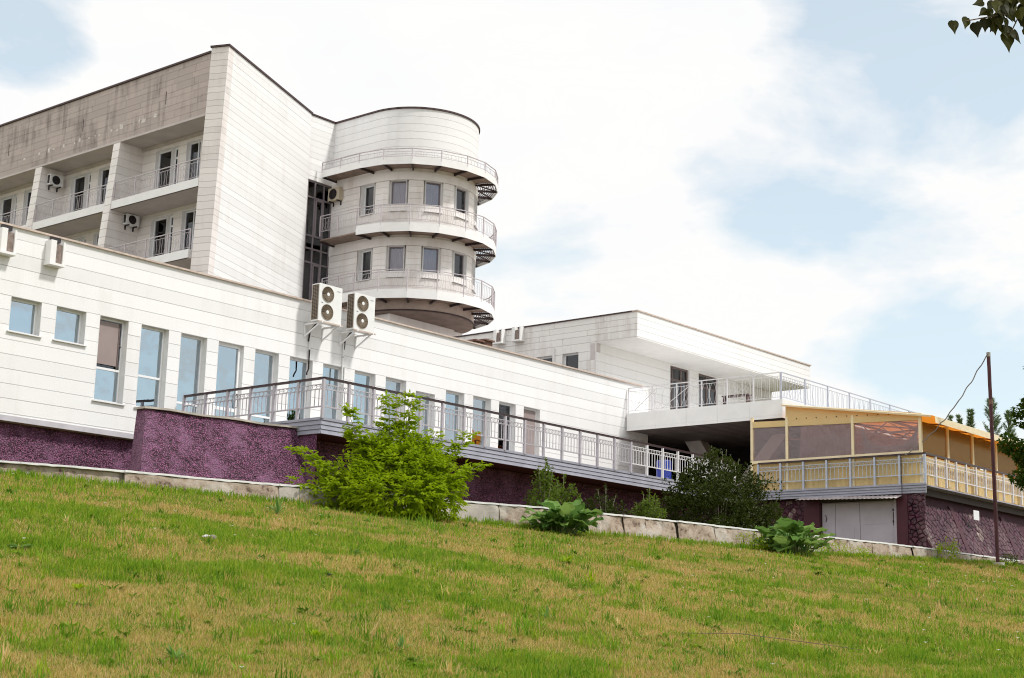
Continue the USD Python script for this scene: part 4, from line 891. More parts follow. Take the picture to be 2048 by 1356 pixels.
def stones(parent, W, s0, s1, z0, z1, lean, size, seed, prot=0.05, pale_bands=()):
    """rubble stones as separate cushions in recessed joints; lean(z) sets the wall face"""
    r = np.random.default_rng(seed); pts = []
    row = 0; z = z0
    while z < z1 + size:
        x = s0 - size + (row % 2) * size * .7
        while x < s1 + size: pts.append((x + r.uniform(-.28, .28) * size, z + r.uniform(-.22, .22) * size)); x += size * r.uniform(1.0, 1.6)
        z += size * .72; row += 1
    vor = shapely.voronoi_polygons(shapely.MultiPoint(pts)); bb = sbox(s0, z0, s1, z1)
    for g in vor.geoms:
        g = g.intersection(bb)
        if g.is_empty or g.area < .01: continue
        o = g.buffer(-.005, join_style=2)
        for o in polys(o):
            o = o.simplify(.02); c = np.array(o.exterior.coords)[:-1]
            if len(c) < 3: continue
            ctr = c.mean(0); inn = ctr + (c - ctr) * .62; pr = prot * r.uniform(.5, 1.5); k = len(c); tilt = r.uniform(-.03, .03, 2)
            v = [W(a, b_, lean(b_) - .05) for a, b_ in c] + [W(a, b_, lean(b_) + pr * .55) for a, b_ in ctr + (c - ctr) * .92] + [W(a, b_, lean(b_) + pr + tilt @ ((a, b_) - ctr)) for a, b_ in inn] + [W(*ctr, lean(ctr[1]) + pr * 1.1)]
            f = []
            for i in range(k):
                j = (i + 1) % k
                f += [[i, j, k + j], [i, k + j, k + i], [k + i, k + j, 2 * k + j], [k + i, 2 * k + j, 2 * k + i], [2 * k + i, 2 * k + j, 3 * k]]
            pale = any(a0 < ctr[0] < a1 for a0, a1 in pale_bands) and r.random() < .6
            put('stone', (np.array(v), np.array(f)), 'stone_pale' if pale else 'stone_purple', parent, fix=False)
lean0 = lambda z: 0.0
stones(SB, frame((XP + .32, 0, 0), (0, -1, 0), (-1, 0, 0)), -28.6, -26.74, 3.2, 5.48, lean0, .22, 1, .025, pale_bands=((-27.7, -27.2),))
stones(SB, WPX, -22.72, -22.10, 3.2, 5.48, lean0, .20, 2, .04)
leanU = lambda z: -.55 + (5.5 - z) * .45
leanc = lambda z: .30 - .2 * (z - 3.2)
put('batter', MB().hexa([WPY(XP + .05, 3.0, .38), WPY(75, 3.0, .38), WPY(75, 3.0, -.9), WPY(XP + .05, 3.0, -.9), WPY(XP + .05, 5.5, -.62), WPY(75, 5.5, -.62), WPY(75, 5.5, -.9), WPY(XP + .05, 5.5, -.9)]), 'maroon_wall', SB)
stones(SB, WPY, XP + .03, 57.5, 3.2, 5.2, lambda z: .40 - (z - 3.0) * .40, .24, 3, .018, pale_bands=((48.4, 48.8), (53.0, 53.5)))
for x in (51.3, 55.9, 60.4): put('recess_strip', MB().hexa([WPY(x, 3.2, .335), WPY(x + .30, 3.2, .335), WPY(x + .30, 3.2, .2), WPY(x, 3.2, .2), WPY(x, 5.3, -.48), WPY(x + .30, 5.3, -.48), WPY(x + .30, 5.3, -.6), WPY(x, 5.3, -.6)]), 'maroon_smooth', SB)  # flat dark strips paint the shade of gaps between buttresses
# doors
g = put('garage_door', MB().box(XP + .26, XP + .32, YG1, YG0, 3.1, 5.32), 'garage_paint', SB)
for y0, y1 in [(YG1 + .14, 24.62), (24.64, 25.56), (25.58, YG0 - .02)]: put('door_leaf', MB().box(XP + .225, XP + .258, y0, y1, 3.15, 5.28), 'garage_paint', g)
put('wicket', MB().box(XP + .212, XP + .224, 24.86, 25.38, 3.4, 4.42), 'garage_paint', g)
put('door_jamb', MB().box(XP + .10, XP + .257, YG1 + .005, YG1 + .12, 3.1, 5.32), 'garage_paint', g)
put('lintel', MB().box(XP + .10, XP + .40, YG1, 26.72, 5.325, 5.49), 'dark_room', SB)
m = MB()
for z in (4.55, 4.95): m.box(XP + .19, XP + .22, YG1 + .16, YG1 + .22, z, z + .07)
m.tube([(XP + .2, YG1 + .19, 4.9), (XP + .2, YG1 + .19, 4.45)], .012, 4); m.tube([(XP + .2, 25.95, 4.9), (XP + .19, 25.90, 4.78), (XP + .2, 25.94, 4.65)], .012, 4)
put('latch', m, 'ac_black', g)
put('seam_bar', MB().box(XP + .214, XP + .224, 23.6, 25.2, 4.52, 4.55), 'garage_paint', g)
put('lamp', MB().tm(trimesh.creation.icosphere(2, .05, ).apply_translation([XP + .0, 26.35, 3.95])), 'sign_white', SB)
a = np.linspace(YG1 - .25, 26.74, 47); m = MB(); v = []
for i, y in enumerate(a):
    zz_ = .022 * (i % 2) + .05 * (y - 24.5) / 2
    v += [(XP - .50, y, 5.33 + zz_), (XP + .02, y, 5.47 + zz_), (XP + .02, y, 5.475 + zz_ + .006), (XP - .50, y, 5.336 + zz_ + .006)]
f = [[4 * i + k, 4 * i + 4 + k, 4 * i + 4 + (k + 1) % 4, 4 * i + (k + 1) % 4] for i in range(len(a) - 1) for k in range(4)]
put('awning', m.add(v, f), 'awning_sheet', SB, fix=False)
m = MB(); W_ = WPY
put('notice', MB().fbox(WPY, 52.3, 52.78, 4.90, 5.24, -.02, .0), 'sign_white', SB)
put('wall_cable', MB().tube([(XP - .06, 22.9, 6.75), (XP - .06, 22.9, 5.3)], .012, 4), 'cable_black', SB)

# ------------------------------------------------------------------ pavilion and its railing
PR = thing('pavilion_railing', 'pale blue grey railing with dark handrail round the yellow pavilion deck', 'railing', (XP, YP, 5.84))
leftp = [(XP + .0, y) for y in YP + .02 + np.arange(0, 8) * .925]
frontp = [(x, YP + .02) for x in XP + np.arange(0, 20) * .845]
terrace_rail(PR, [leftp, frontp], 6.87, 5.84, ['rail_blue', 'rail_white'], 6)
PV = thing('pavilion', 'yellow canvas pavilion with clear windows and a translucent sloping roof', 'pavilion', (52, 25, 5.8))
XQ = XP + .12
WQ = frame((XQ, 0, 0), (0, -1, 0), (-1, 0, 0))
XQE, YQ0, YQ1 = 66.5, 22.22, 28.88
def roofz(y): return 8.20 + (y - 22.2) * .145
for y, zt in [(22.25, 8.22), (24.78, 8.36), (27.40, 8.50), (28.86, 8.58)]:
    put('post', MB().box(XQ - .05, XQ + .05, y - .05, y + .05, 5.78, zt), 'cream_frame', PV)
def zfr(y): return 8.22 + (y - 22.2) * .03         # top frame rail of the clear windows
def zlo(y): return 6.94
for a, b_ in [(22.30, 24.73), (24.83, 27.35), (27.45, 28.81)]:
    m = MB(); m.hexa([WQ(-b_, zfr(b_) - .22, .045), WQ(-a, zfr(a) - .22, .045), WQ(-a, zfr(a) - .22, -.045), WQ(-b_, zfr(b_) - .22, -.045), WQ(-b_, zfr(b_), .045), WQ(-a, zfr(a), .045), WQ(-a, zfr(a), -.045), WQ(-b_, zfr(b_), -.045)])
    put('top_band', m, 'yellow_fabric', PV)
    put('bottom_band', MB().fbox(WQ, -b_, -a, 6.86, 6.96, -.045, .045), 'cream_frame', PV)
    put('clear_window', MB().hexa([WQ(-b_, 6.96, .004), WQ(-a, 6.96, .004), WQ(-a, 6.96, -.004), WQ(-b_, 6.96, -.004), WQ(-b_, zfr(b_) - .22, .004), WQ(-a, zfr(a) - .22, .004), WQ(-a, zfr(a) - .22, -.004), WQ(-b_, zfr(b_) - .22, -.004)]), 'clear_vinyl', PV)
    n = 25; yy_ = np.linspace(a - .04, b_ + .04, n); d = .02 * np.sin(yy_ * 9) + .012 * np.sin(yy_ * 23)
    v = [];
    for y, e in zip(yy_, d): v += [WQ(-y, 5.79, e - .02), WQ(-y, 6.86, -.02)]
    put('skirt', (np.array(v), np.array([[2 * i, 2 * i + 2, 2 * i + 3, 2 * i + 1] for i in range(n - 1)])), 'yellow_fabric', PV, fix=False)
g = Polygon([(-27.45, zfr(27.45) + .006), (-22.2, zfr(22.2) + .006), (-22.2, roofz(22.2) + .04), (-27.45, roofz(27.45))])
put('gable', extrude(g, WQ, -.02, .02), 'yellow_fabric', PV)
for y in np.arange(22.6, 27.4, .40): put('eyelet', MB().fbox(WQ, -y - .018, -y + .018, zfr(y) + .03, zfr(y) + .065, .02, .03), 'ac_black', PV)
# roof membrane, sagging a little between the rafters
nx_, ny_ = 120, 14; X_ = np.linspace(XP - .05, XQE, nx_); Y_ = np.linspace(21.75, 27.6, ny_); v = []
for x in X_:
    for y in Y_: v.append((x, y, roofz(y) - .02 - .025 * abs(math.sin((x - XP) * math.pi / 2.15)) ))
put('roof', (np.array(v), grid_faces(nx_, ny_)), 'roof_fabric', PV, fix=False, smooth=True)
v = []
for i, x in enumerate(X_):
    zt = roofz(21.75) - .02; w = .012 * math.sin(i * 2.3)
    v += [(x, 21.75, zt), (x, 21.64 + w, zt - .04), (x, 21.62 + w, zt - .27)]
put('valance', (np.array(v), np.vstack([np.array([[3 * i + k, 3 * i + 3 + k, 3 * i + 4 + k] for i in range(nx_ - 1) for k in (0, 1)]), np.array([[3 * i + k, 3 * i + 4 + k, 3 * i + 1 + k] for i in range(nx_ - 1) for k in (0, 1)])])), 'cream_fabric', PV, fix=False)
v = []
for y in np.linspace(21.75, 27.5, 20): v += [(XP - .05, y, roofz(y) - .005), (XP - .09, y, roofz(y) - .03), (XP - .09, y, roofz(y) - .09)]
put('edge_tape', (np.array(v), np.vstack([np.array([[3 * i + k, 3 * i + 3 + k, 3 * i + 4 + k] for i in range(19) for k in (0, 1)]), np.array([[3 * i + k, 3 * i + 4 + k, 3 * i + 1 + k] for i in range(19) for k in (0, 1)])])), 'cream_fabric', PV, fix=False)
for x in (50.80, 52.95, 55.1, 57.25, 59.4, 61.5): put('post', MB().box(x - .055, x + .055, 22.25, 22.36, 5.78, 8.16), 'cream_frame', PV)
for a, b_ in zip((XQ + .06, 50.86, 53.01, 55.16, 57.31, 59.46), (50.74, 52.89, 55.04, 57.19, 59.34, 61.44)):
    put('amber_window', MB().box(a, b_, 22.30, 22.308, 6.9, 7.99), 'amber_vinyl', PV)
for x in (50.80, 52.95, 55.1, 57.25, 59.4, 61.5):
    m = MB(); zb = 8.02
    m.bar((x, 22.3, zb), (x, 28.8, zb), .045, .045); m.bar((x, 22.3, roofz(22.3) - .10), (x, 27.6, roofz(27.6) - .12), .045, .045)
    for y in np.arange(22.6, 26.6, 1.3): m.bar((x, y, zb), (x, y + .65, roofz(y + .65) - .12), .03, .03); m.bar((x, y + .65, roofz(y + .65) - .12), (x, y + 1.2, zb), .03, .03)
    put('truss', m, 'orange_steel', PV)
for y, z in ((24.4, 8.42), (26.8, 8.77)): put('purlin', MB().bar((XQ + .1, y, z), (XQE, y, z), .05, .07), 'orange_steel', PV)
put('back_curtain', MB().box(XQ + 3.4, XQE, 27.66, 27.70, 5.8, 8.93), 'brown_drape', PV)  # added drape hides the bright sky; interior tone is in its colour
put('end_curtain', MB().box(XQE - .05, XQE, 22.3, 28.9, 5.8, 8.4), 'yellow_fabric', PV)  # added fabric closes the far end against the bright sky
m = MB()
for z in (8.15, 7.75): m.bar((XQ + 3.0, 27.4, z), (XQE, 27.4, z), .05, .05)
for x in np.arange(51.6, 65, 1.5): m.bar((x, 27.4, 8.15), (x + .5, 27.4, 7.75), .03, .03); m.bar((x + .5, 27.4, 7.75), (x + 1.0, 27.4, 8.15), .03, .03)
put('lattice_beam', m, 'orange_steel', PV)
put('inner_post', MB().box(51.6, 51.72, 26.2, 26.32, 5.8, 8.3), 'orange_steel', PV)
n = 40; xx_ = np.linspace(XP + .6, 66, n); v = []
for i, x in enumerate(xx_): v += [(x, 22.33 + .03 * math.sin(i * 1.7), 5.86), (x, 22.36, 6.85)]
put('skirt', (np.array(v), np.array([[2 * i, 2 * i + 2, 2 * i + 3, 2 * i + 1] for i in range(n - 1)])), 'yellow_fabric', PV, fix=False)
n = 26; yy_ = np.linspace(22.5, 24.6, n); v = []
for i, y in enumerate(yy_):        # a grey sheet gathered up inside the near window
    t = (y - 22.5) / 2.1; sag = 7.25 + .75 * (2 * t - 1) ** 4
    for k in range(8): v.append((XQ + .35 + .05 * math.sin(i * .9 + k), y, 6.2 + (sag - 6.2) * k / 7))
put('gathered_sheet', (np.array(v), grid_faces(n, 8)), 'grey_drape', PV, fix=False)
n = 22; v = []
for i, y in enumerate(np.linspace(25.0, 27.2, n)):
    for k in range(7): v.append((XQ + .55 + .09 * math.sin(i * .8 + k * .6), y, 6.0 + 2.2 * k / 6))
put('hanging_sheet', (np.array(v), grid_faces(n, 7)), 'grey_drape', PV, fix=False)

# ------------------------------------------------------------------ pole, cable
PO = np.array([49.22, 19.98]); zp = float(gh(*PO)) 
PL = thing('pole', 'slim rusty brown steel pole standing at the kerb beside the pavilion', 'pole', (*PO, zp))
put('shaft', MB().tube([(*PO, zp - .3), (PO[0] + .02, PO[1] + .06, 10.22)], .062, 12), 'pole_rust', PL, smooth=30)
put('cap', MB().tube([(PO[0] + .02, PO[1] + .06, 10.10), (PO[0] + .02, PO[1] + .06, 10.25)], .07, 12), 'concrete', PL)
put('weld_patch', MB().tube([(PO[0] + .012, PO[1] + .037, 8.45), (PO[0] + .012, PO[1] + .038, 8.62)], .067, 12), 'rust_box', PL)
put('footing', MB().tm(trimesh.creation.cylinder(.22, .3, sections=14).apply_translation([*PO, zp - .06])), 'concrete', PL)
a = np.array([PO[0] - .05, PO[1] + .05, 10.2]); b_ = np.array([XP - .06, 22.75, 6.80]); t = np.linspace(0, 1, 40)
pts = a + (b_ - a) * t[:, None]; pts[:, 2] -= .42 * np.sin(math.pi * t); pts[:, 0] += .03 * np.sin(t * 41); pts[:, 2] += .022 * np.sin(t * 57)
CB = single('cable', MB().tube(pts, .020, 5), 'cable_grey', 'twisted grey cable slung from the top of the rusty pole down to the railing', 'cable')

# ------------------------------------------------------------------ kerb wall of weathered blocks
KB = thing('kerb_wall', 'low crumbling stone kerb wall with a white painted top along the grass', 'wall', (30, 24, 3.2))
seg = np.linalg.norm(np.diff(CURB[:, :2], axis=0), axis=1); acc = np.r_[0, np.cumsum(seg)]
def on_curb(s): return np.array([np.interp(s, acc, CURB[:, k]) for k in range(3)])
r_ = random.Random(11); s = 0.0; blk = 0; lens = [1.9, 2.2, 3.6, 3.7, 2.2]
while s < acc[-1] - .3:
    L = lens[blk] if blk < len(lens) else r_.uniform(.7, 1.5); e = min(s + L, acc[-1])
    out = r_.uniform(-.04, .05) if blk else -.12
    if blk == 1: out = -.13
    if blk == 2: out = .03
    nn_ = max(4, int((e - s) / .10)); ss = np.linspace(s + .005, e - .005, nn_); rows = 6; v = []
    for q in ss:
        p = on_curb(q); tdir = on_curb(q + .05) - on_curb(q - .05); tdir[2] = 0; tdir /= np.linalg.norm(tdir); nrm = np.array([tdir[1], -tdir[0], 0]);
        edge = min(q - s, e - q); rnd = -.03 * math.exp(-edge / .05)
        for k in range(rows):
            z = p[2] - .06 - .62 * k / (rows - 1)
            base = p + nrm * (out + rnd + .10 * k / (rows - 1)); v.append((base[0], base[1], z))
        for k in (0,): v.append((*(p - nrm * .28)[:2], p[2] - .06))
    v = np.array(v); m_ = rows + 1
    am = .15 if blk >= 5 else .08
    disp = meshkit.fbm(v * 4.2, 4, 5) - .5; v[:, 1] -= disp * am * 1.2; v[:, 0] -= disp * am * .6
    f = []
    for i in range(nn_ - 1):
        for k in range(rows - 1): f.append([i * m_ + k, i * m_ + k + 1, (i + 1) * m_ + k + 1, (i + 1) * m_ + k])
        f.append([i * m_ + rows, i * m_, (i + 1) * m_, (i + 1) * m_ + rows])
    f.append([0, rows - 1, rows, rows]); 
    fa = np.array(f[:-1]); capq = [[0, k + 1, k] for k in range(1, rows - 1)] + [[(nn_ - 1) * m_, (nn_ - 1) * m_ + k, (nn_ - 1) * m_ + k + 1] for k in range(1, rows - 1)]
    tri = np.vstack([fa[:, [0, 1, 2]], fa[:, [0, 2, 3]], np.array(capq)])
    put('block', (v, tri), 'concrete' if blk in (3, 4) else 'curb_stone', KB, fix=False, smooth=40)
    # painted strip of the same length on top
    v = []
    for q in ss:
        p = on_curb(q); tdir = on_curb(q + .05) - on_curb(q - .05); tdir[2] = 0; tdir /= np.linalg.norm(tdir); nrm = np.array([tdir[1], -tdir[0], 0]); w = .016 * (meshkit.fbm(p[None] * 9, 3, 2)[0] - .5) * 2
        f0 = p + nrm * (max(out, -.05) + .012 + w); b0 = p - nrm * .30; h = .075 + .03 * (meshkit.fbm(p[None] * 5, 3, 8)[0] - .5)
        v += [(f0[0], f0[1], p[2] - h + .03 + w), (f0[0], f0[1], p[2] + w * .5), (b0[0], b0[1], p[2]), (b0[0], b0[1], p[2] - .055)]
    f = [[4 * i + k, 4 * i + 4 + k, 4 * i + 4 + (k + 1) % 4, 4 * i + (k + 1) % 4] for i in range(nn_ - 1) for k in range(4)] + [[0, 1, 2, 3], [4 * nn_ - 1, 4 * nn_ - 2, 4 * nn_ - 3, 4 * nn_ - 4]]
    put('painted_top', MB().add(np.array(v), f), 'cap_white', KB)
    s = e; blk += 1
v = []
qs = np.linspace(0, acc[-1], 90)
for q in qs:
    p = on_curb(q); tdir = on_curb(min(q + .05, acc[-1])) - on_curb(max(q - .05, 0)); tdir[2] = 0; tdir /= np.linalg.norm(tdir); nrm = np.array([tdir[1], -tdir[0], 0])
    a_, b_ = p - nrm * .16, p - nrm * .27; v += [(a_[0], a_[1], p[2] - .75), (a_[0], a_[1], p[2] - .065), (b_[0], b_[1], p[2] - .065), (b_[0], b_[1], p[2] - .75)]
f = [[4 * i + k, 4 * i + 4 + k, 4 * i + 4 + (k + 1) % 4, 4 * i + (k + 1) % 4] for i in range(89) for k in range(4)]
put('mortar_core', MB().add(np.array(v), f), 'concrete', KB)
ST = thing('loose_stone', 'loose pale stone lying in the grass right of the pole foot', 'stone', (50.6, 19.65, float(gh(50.6, 19.65))))
mm = trimesh.creation.icosphere(3, .22); mm.vertices *= [1.3, .8, .7]; mm.vertices += (meshkit.fbm(mm.vertices * 6 + 3, 3) - .5)[:, None] * mm.vertices * .8; mm.apply_translation([50.6, 19.65, float(gh(50.6, 19.65)) + .1]); put('stone_body', MB().tm(mm), 'curb_stone', ST, smooth=40)

# ------------------------------------------------------------------ plants
def leaves(P, D, L, w, fold, rng, n_up=None):
    """leaves as folded four-point blades at P pointing along D"""
    P = np.asarray(P); D = np.asarray(D, float); D /= np.maximum(np.linalg.norm(D, axis=1, keepdims=True), 1e-9)
    N = len(P); L = np.broadcast_to(L, (N,))[:, None]; w = np.broadcast_to(w, (N,))[:, None]
    r = rng.normal(size=(N, 3)) * .55; r[:, 2] += 1.0
    S = np.cross(D, r); S /= np.maximum(np.linalg.norm(S, axis=1, keepdims=True), 1e-9); U = np.cross(S, D)
    mid = P + D * L * .45
    a = P; b_ = mid + S * w * .5 + U * w * fold; c = P + D * L - U * L * .12; d = mid - S * w * .5 + U * w * fold
    v = np.stack([a, b_, c, d], 1).reshape(-1, 3); i = np.arange(N)[:, None] * 4
    f = np.concatenate([i + [0, 1, 2], i + [0, 2, 3]], 1).reshape(-1, 3)
    return v, f
def unit(rng, n):
    d = rng.normal(size=(n, 3)); return d / np.linalg.norm(d, axis=1, keepdims=True)
def compound(P, D, rng, nl, L, w, spread=.9):
    """sprays of nl leaflets hanging from a short stalk"""
    out_p, out_d = [], []
    for k in range(nl):
        t = (k // 2 + 1) / (nl / 2 + .5); side = 1 if k % 2 else -1
        S = np.cross(D, [0, 0, 1.0]); S /= np.maximum(np.linalg.norm(S, axis=1, keepdims=True), 1e-6)
        d = D * (.75 if k < nl - 1 else 1.2) + S * side * (spread if k < nl - 1 else 0) + rng.normal(size=D.shape) * .22; d[:, 2] -= .35
        out_p.append(P + D * L * 1.7 * t + [0, 0, -.15 * L] * np.array([t * t]).reshape(1, 1)); out_d.append(d)
    P = np.concatenate(out_p); D = np.concatenate(out_d)
    return leaves(P, D, L * rng.uniform(.75, 1.25, len(P)), w * rng.uniform(.8, 1.2, len(P)), .12, rng)
def shell(rng, n, c, r, inner=.55):
    d = unit(rng, n); k = inner + (1 - inner) * rng.uniform(0, 1, n) ** .5
    return np.array(c) + d * np.array(r) * k[:, None], d
def bush(name, label, category, base, lobes, stems, mat, nspray, L, w, nl, seed, bark='shoot_bark', simple=False, group=None):
    g = np.random.default_rng(seed); base = np.array(base, float)
    T = thing(name, label, category, base, group)
    vs, fs, n = [], [], 0
    tot = sum(np.prod(r) ** (2 / 3) * wgt for c, r, wgt in lobes)
    for c, r, wgt in lobes:
        k = int(nspray * np.prod(r) ** (2 / 3) * wgt / tot)
        if simple and k > 60:
            q_ = max(5, int(26 * wgt)); P0, _ = shell(g, q_, base + c, r, .75); j_ = g.integers(0, q_, k); P, d = shell(g, k, (0, 0, 0), (1, 1, 1), .35)
            P = P * np.array(r) * g.uniform(.22, .42, q_)[j_][:, None] + P0[j_]
        else: P, d = shell(g, k, base + c, r, .70)
        d = d * .8 + g.normal(size=d.shape) * .35; d[:, 2] += .15
        keep = P[:, 2] > base[2] + .02; P, d = P[keep], d[keep]; d /= np.linalg.norm(d, axis=1, keepdims=True)
        v, f = leaves(P, d + g.normal(size=d.shape) * .4, L * g.uniform(.7, 1.2, len(P)), w * g.uniform(.8, 1.2, len(P)), .15, g) if simple else compound(P, d, g, nl, L, w)
        vs.append(v); fs.append(f + n); n += len(v)
    for (tip, dens) in stems:      # long shoots with leaves up their length
        a = base + np.array([tip[0] * .25, tip[1] * .25, .2]); e = base + np.array(tip); t = np.linspace(0, 1, 12)[:, None]
        path = a + (e - a) * t; path[:, 2] += .2 * np.sin(t[:, 0] * 3.14) * .3
        m = MB().tube(path, np.linspace(.022, .006, 12), 5); put('stem', m, bark, T)
        if not dens: continue
        k = dens; q = g.uniform(.35, 1.0, k); c = a + (e - a) * q[:, None]
        d = unit(g, k); d[:, 2] = np.abs(d[:, 2]) * .4 + .1
        v, f = leaves(c, d, L * 1.1 * g.uniform(.7, 1.2, k), w * g.uniform(.8, 1.2, k), .15, g) if simple else compound(c + d * .03, d, g, nl, L * 1.0, w)
        vs.append(v); fs.append(f + n); n += len(v)
    put('foliage', (np.vstack(vs), np.vstack(fs)), mat, T, fix=False)
    return T
def ground_pt(x, y, dz=0): return (x, y, float(gh(x, y)) + dz)
Rt = np.array([math.sin(YAW), -math.cos(YAW), 0]); Fw = np.array([math.cos(YAW), math.sin(YAW), 0])   # across and away, seen from the path
def off(a, h, d=0): return Rt * a + Fw * d + np.array([0, 0, h])
lob = lambda a, h, d, ra, rh, wg=1.0: (off(a, h, d), (ra, ra, rh), wg)
bush('maple_bush', 'big bright green bush with tall leafy shoots in front of the terrace corner', 'bush', ground_pt(25.25, 24.6),
     [lob(0.15, .80, 0, .95, .75), lob(.85, .75, -.2, .60, .65), lob(-.70, .50, -.1, .70, .48), lob(-1.35, .42, .2, .50, .36), lob(.1, .42, -.5, 1.05, .42), lob(-.25, 1.35, .2, .50, .40), lob(.55, 1.30, .1, .50, .40), lob(1.30, 1.05, .3, .36, .28, .7), lob(1.15, .40, 0, .42, .40), lob(-1.95, .72, .3, .30, .25, .6), lob(.15, 1.55, .1, .4, .35, .8), lob(-.9, 1.0, .1, .35, .35, .7)],
     [(off(-1.15, 2.5, .2), 80), (off(-.98, 2.0, .1), 40), (off(-.18, 2.85, .3), 84), (off(-.38, 2.2, .2), 40), (off(.38, 2.85, .2), 90), (off(.26, 2.3, .2), 46), (off(1.75, 1.95, .2), 60), (off(2.05, 1.25, .3), 40), (off(-2.25, 1.55, .3), 44), (off(-1.8, 1.15, 0), 30), (off(1.0, 2.0, .1), 30), (off(.7, 1.9, 0), 30), (off(-.6, 1.9, 0), 30)],
     'leaf_bright', 2000, .135, .060, 7, 21)
bush('lilac_bush', 'broad dark green bush between kerb wall and the yellow pavilion', 'bush', ground_pt(39.3, 24.5),
     [lob(0, 1.35, 0, 1.5, 1.25), lob(-.85, .95, -.2, .95, .95), lob(1.05, 1.15, 0, .80, 1.05), lob(-.25, 2.35, .1, .60, .75), lob(.65, 2.15, .2, .62, .55), lob(-1.1, .40, -.4, .7, .5), lob(.4, .8, -.5, 1.25, .7), lob(-.7, 1.75, 0, .5, .6)],
     [(off(-.25, 3.25, .1), 70), (off(.1, 3.1, .2), 0), (off(.22, 3.15, .2), 0), (off(.36, 3.0, .2), 10), (off(.62, 2.85, .3), 50), (off(1.5, 2.2, .1), 50), (off(-1.4, 1.6, 0), 50), (off(1.65, 1.5, .1), 40), (off(-.1, 2.7, 0), 0)],
     'leaf_dark', 17000, .095, .066, 1, 22, simple=True)
for k, (px, lab, h, w_) in enumerate([((30.85, 24.55), 'slender upright young shrub behind the burdock against the maroon wall', 1.70, .40), ((33.2, 24.3), 'low dark leafy shrub behind the kerb between the young shrub and the pointed one', 1.30, .55), ((34.6, 23.85), 'pointed small shrub behind the kerb left of the broad dark bush', 1.30, .42), ((31.85, 24.7), 'ragged shrub peeping over the kerb just right of the slender one', 1.42, .42)]):
    bush('shrub', lab, 'shrub', ground_pt(*px, .02), [lob(0, h * .45, 0, w_, h * .45), lob(w_ * .4, h * .3, 0, w_ * .8, h * .3), lob(-w_ * .3, h * .5, 0, w_ * .6, h * .35)],
         [(off(0, h * 1.12, 0), 40), (off(w_ * .5, h * .9, 0), 24), (off(-w_ * .4, h, 0), 28)], 'leaf_shrub' if k != 1 else 'leaf_dark', 1700, .085, .055, 1, 30 + k, simple=True)
bush('shrub', 'small yellow green bushlet at the kerb left of the right burdock', 'shrub', ground_pt(37.0, 22.05), [lob(0, .22, 0, .42, .24), lob(.3, .16, 0, .3, .18)], [(off(.1, .5, 0), 20)], 'leaf_bright', 520, .06, .032, 1, 41, simple=True)
bush('shrub', 'small yellow green shrub growing at the kerb left of the pole', 'shrub', ground_pt(46.6, 20.6), [lob(0, .28, 0, .34, .32), lob(.2, .5, 0, .2, .2)], [(off(0, .8, 0), 24), (off(-.2, .6, 0), 16)], 'leaf_bright', 520, .07, .036, 1, 42, simple=True)
bush('shrub', 'low dark green shrub right beside the foot of the pole', 'shrub', ground_pt(49.6, 19.8), [lob(0, .16, 0, .35, .2)], [], 'leaf_tree', 340, .07, .036, 1, 43, simple=True)
bush('shrub', 'green tuft of leafy shoots on the grass against the low kerb near the garage', 'shrub', ground_pt(40.6, 21.2), [lob(0, .18, 0, .6, .2), lob(.5, .12, 0, .4, .14)], [], 'leaf_bright', 600, .07, .028, 1, 44, simple=True)
# burdock: large leaves, each its own part
def burdock(label, base, n, R, seed):
    g = np.random.default_rng(seed); T = thing('burdock', label, 'plant', base, None); base = np.array(base)
    for k in range(n):
        az = g.uniform(0, 2 * math.pi); el = math.radians(g.uniform(25, 85)) if k > 6 else math.radians(g.uniform(60, 85))
        d = np.array([math.cos(az) * math.cos(el), math.sin(az) * math.cos(el), math.sin(el)]); low = k % 2; ln = R * (g.uniform(.12, .40) if low else g.uniform(.35, .70))
        c = base + np.array([math.cos(az), math.sin(az), 0]) * g.uniform(0, .55 if low else .3) * R
        tip = c + d * ln; Lf = R * g.uniform(.38, .66); Wf = Lf * g.uniform(.62, .85)
        put('stalk', MB().tube([c, c + d * ln * .6, tip], [.016, .012, .008], 5), 'weed_stalk', T)
        ax = np.array([math.cos(az), math.sin(az), 0]) * .8 + np.array([0, 0, .95 - 1.1 * g.uniform(0, 1)]); ax /= np.linalg.norm(ax)
        sd = np.cross(ax, [0, 0, 1.0]); sd /= np.linalg.norm(sd); nr = np.cross(sd, ax)
        rows = 7; v = []
        for i in range(rows):
            t = i / (rows - 1); wd = Wf * (math.sin(math.pi * min(1, t * .92 + .10)) ** .75) * .5
            for j in (-1, -.5, 0, .5, 1):
                ruf = .05 * R * math.sin(i * 2.4 + j * 5 + k) * abs(j)
                v.append(tip + ax * Lf * (t - .12 - (.10 if abs(j) == 1 and i == 0 else 0)) + sd * wd * j * (1 + .12 * math.sin(i * 3.1 + k)) + nr * (.10 * Wf * j * j + ruf - .28 * Lf * t * t))
        put('leaf', (np.array(v), grid_faces(rows, 5)), 'leaf_burdock', T, fix=False, smooth=True)
plain('weed_stalk', (0.12, 0.16, 0.05), 0.6, 0.2)
burdock('big leaved burdock clump in front of the kerb right of the bright bush', ground_pt(29.55, 23.0), 60, .95, 51)
burdock('big leaved burdock clump in front of the kerb nearest the garage door', ground_pt(37.95, 21.25), 60, 1.10, 52)
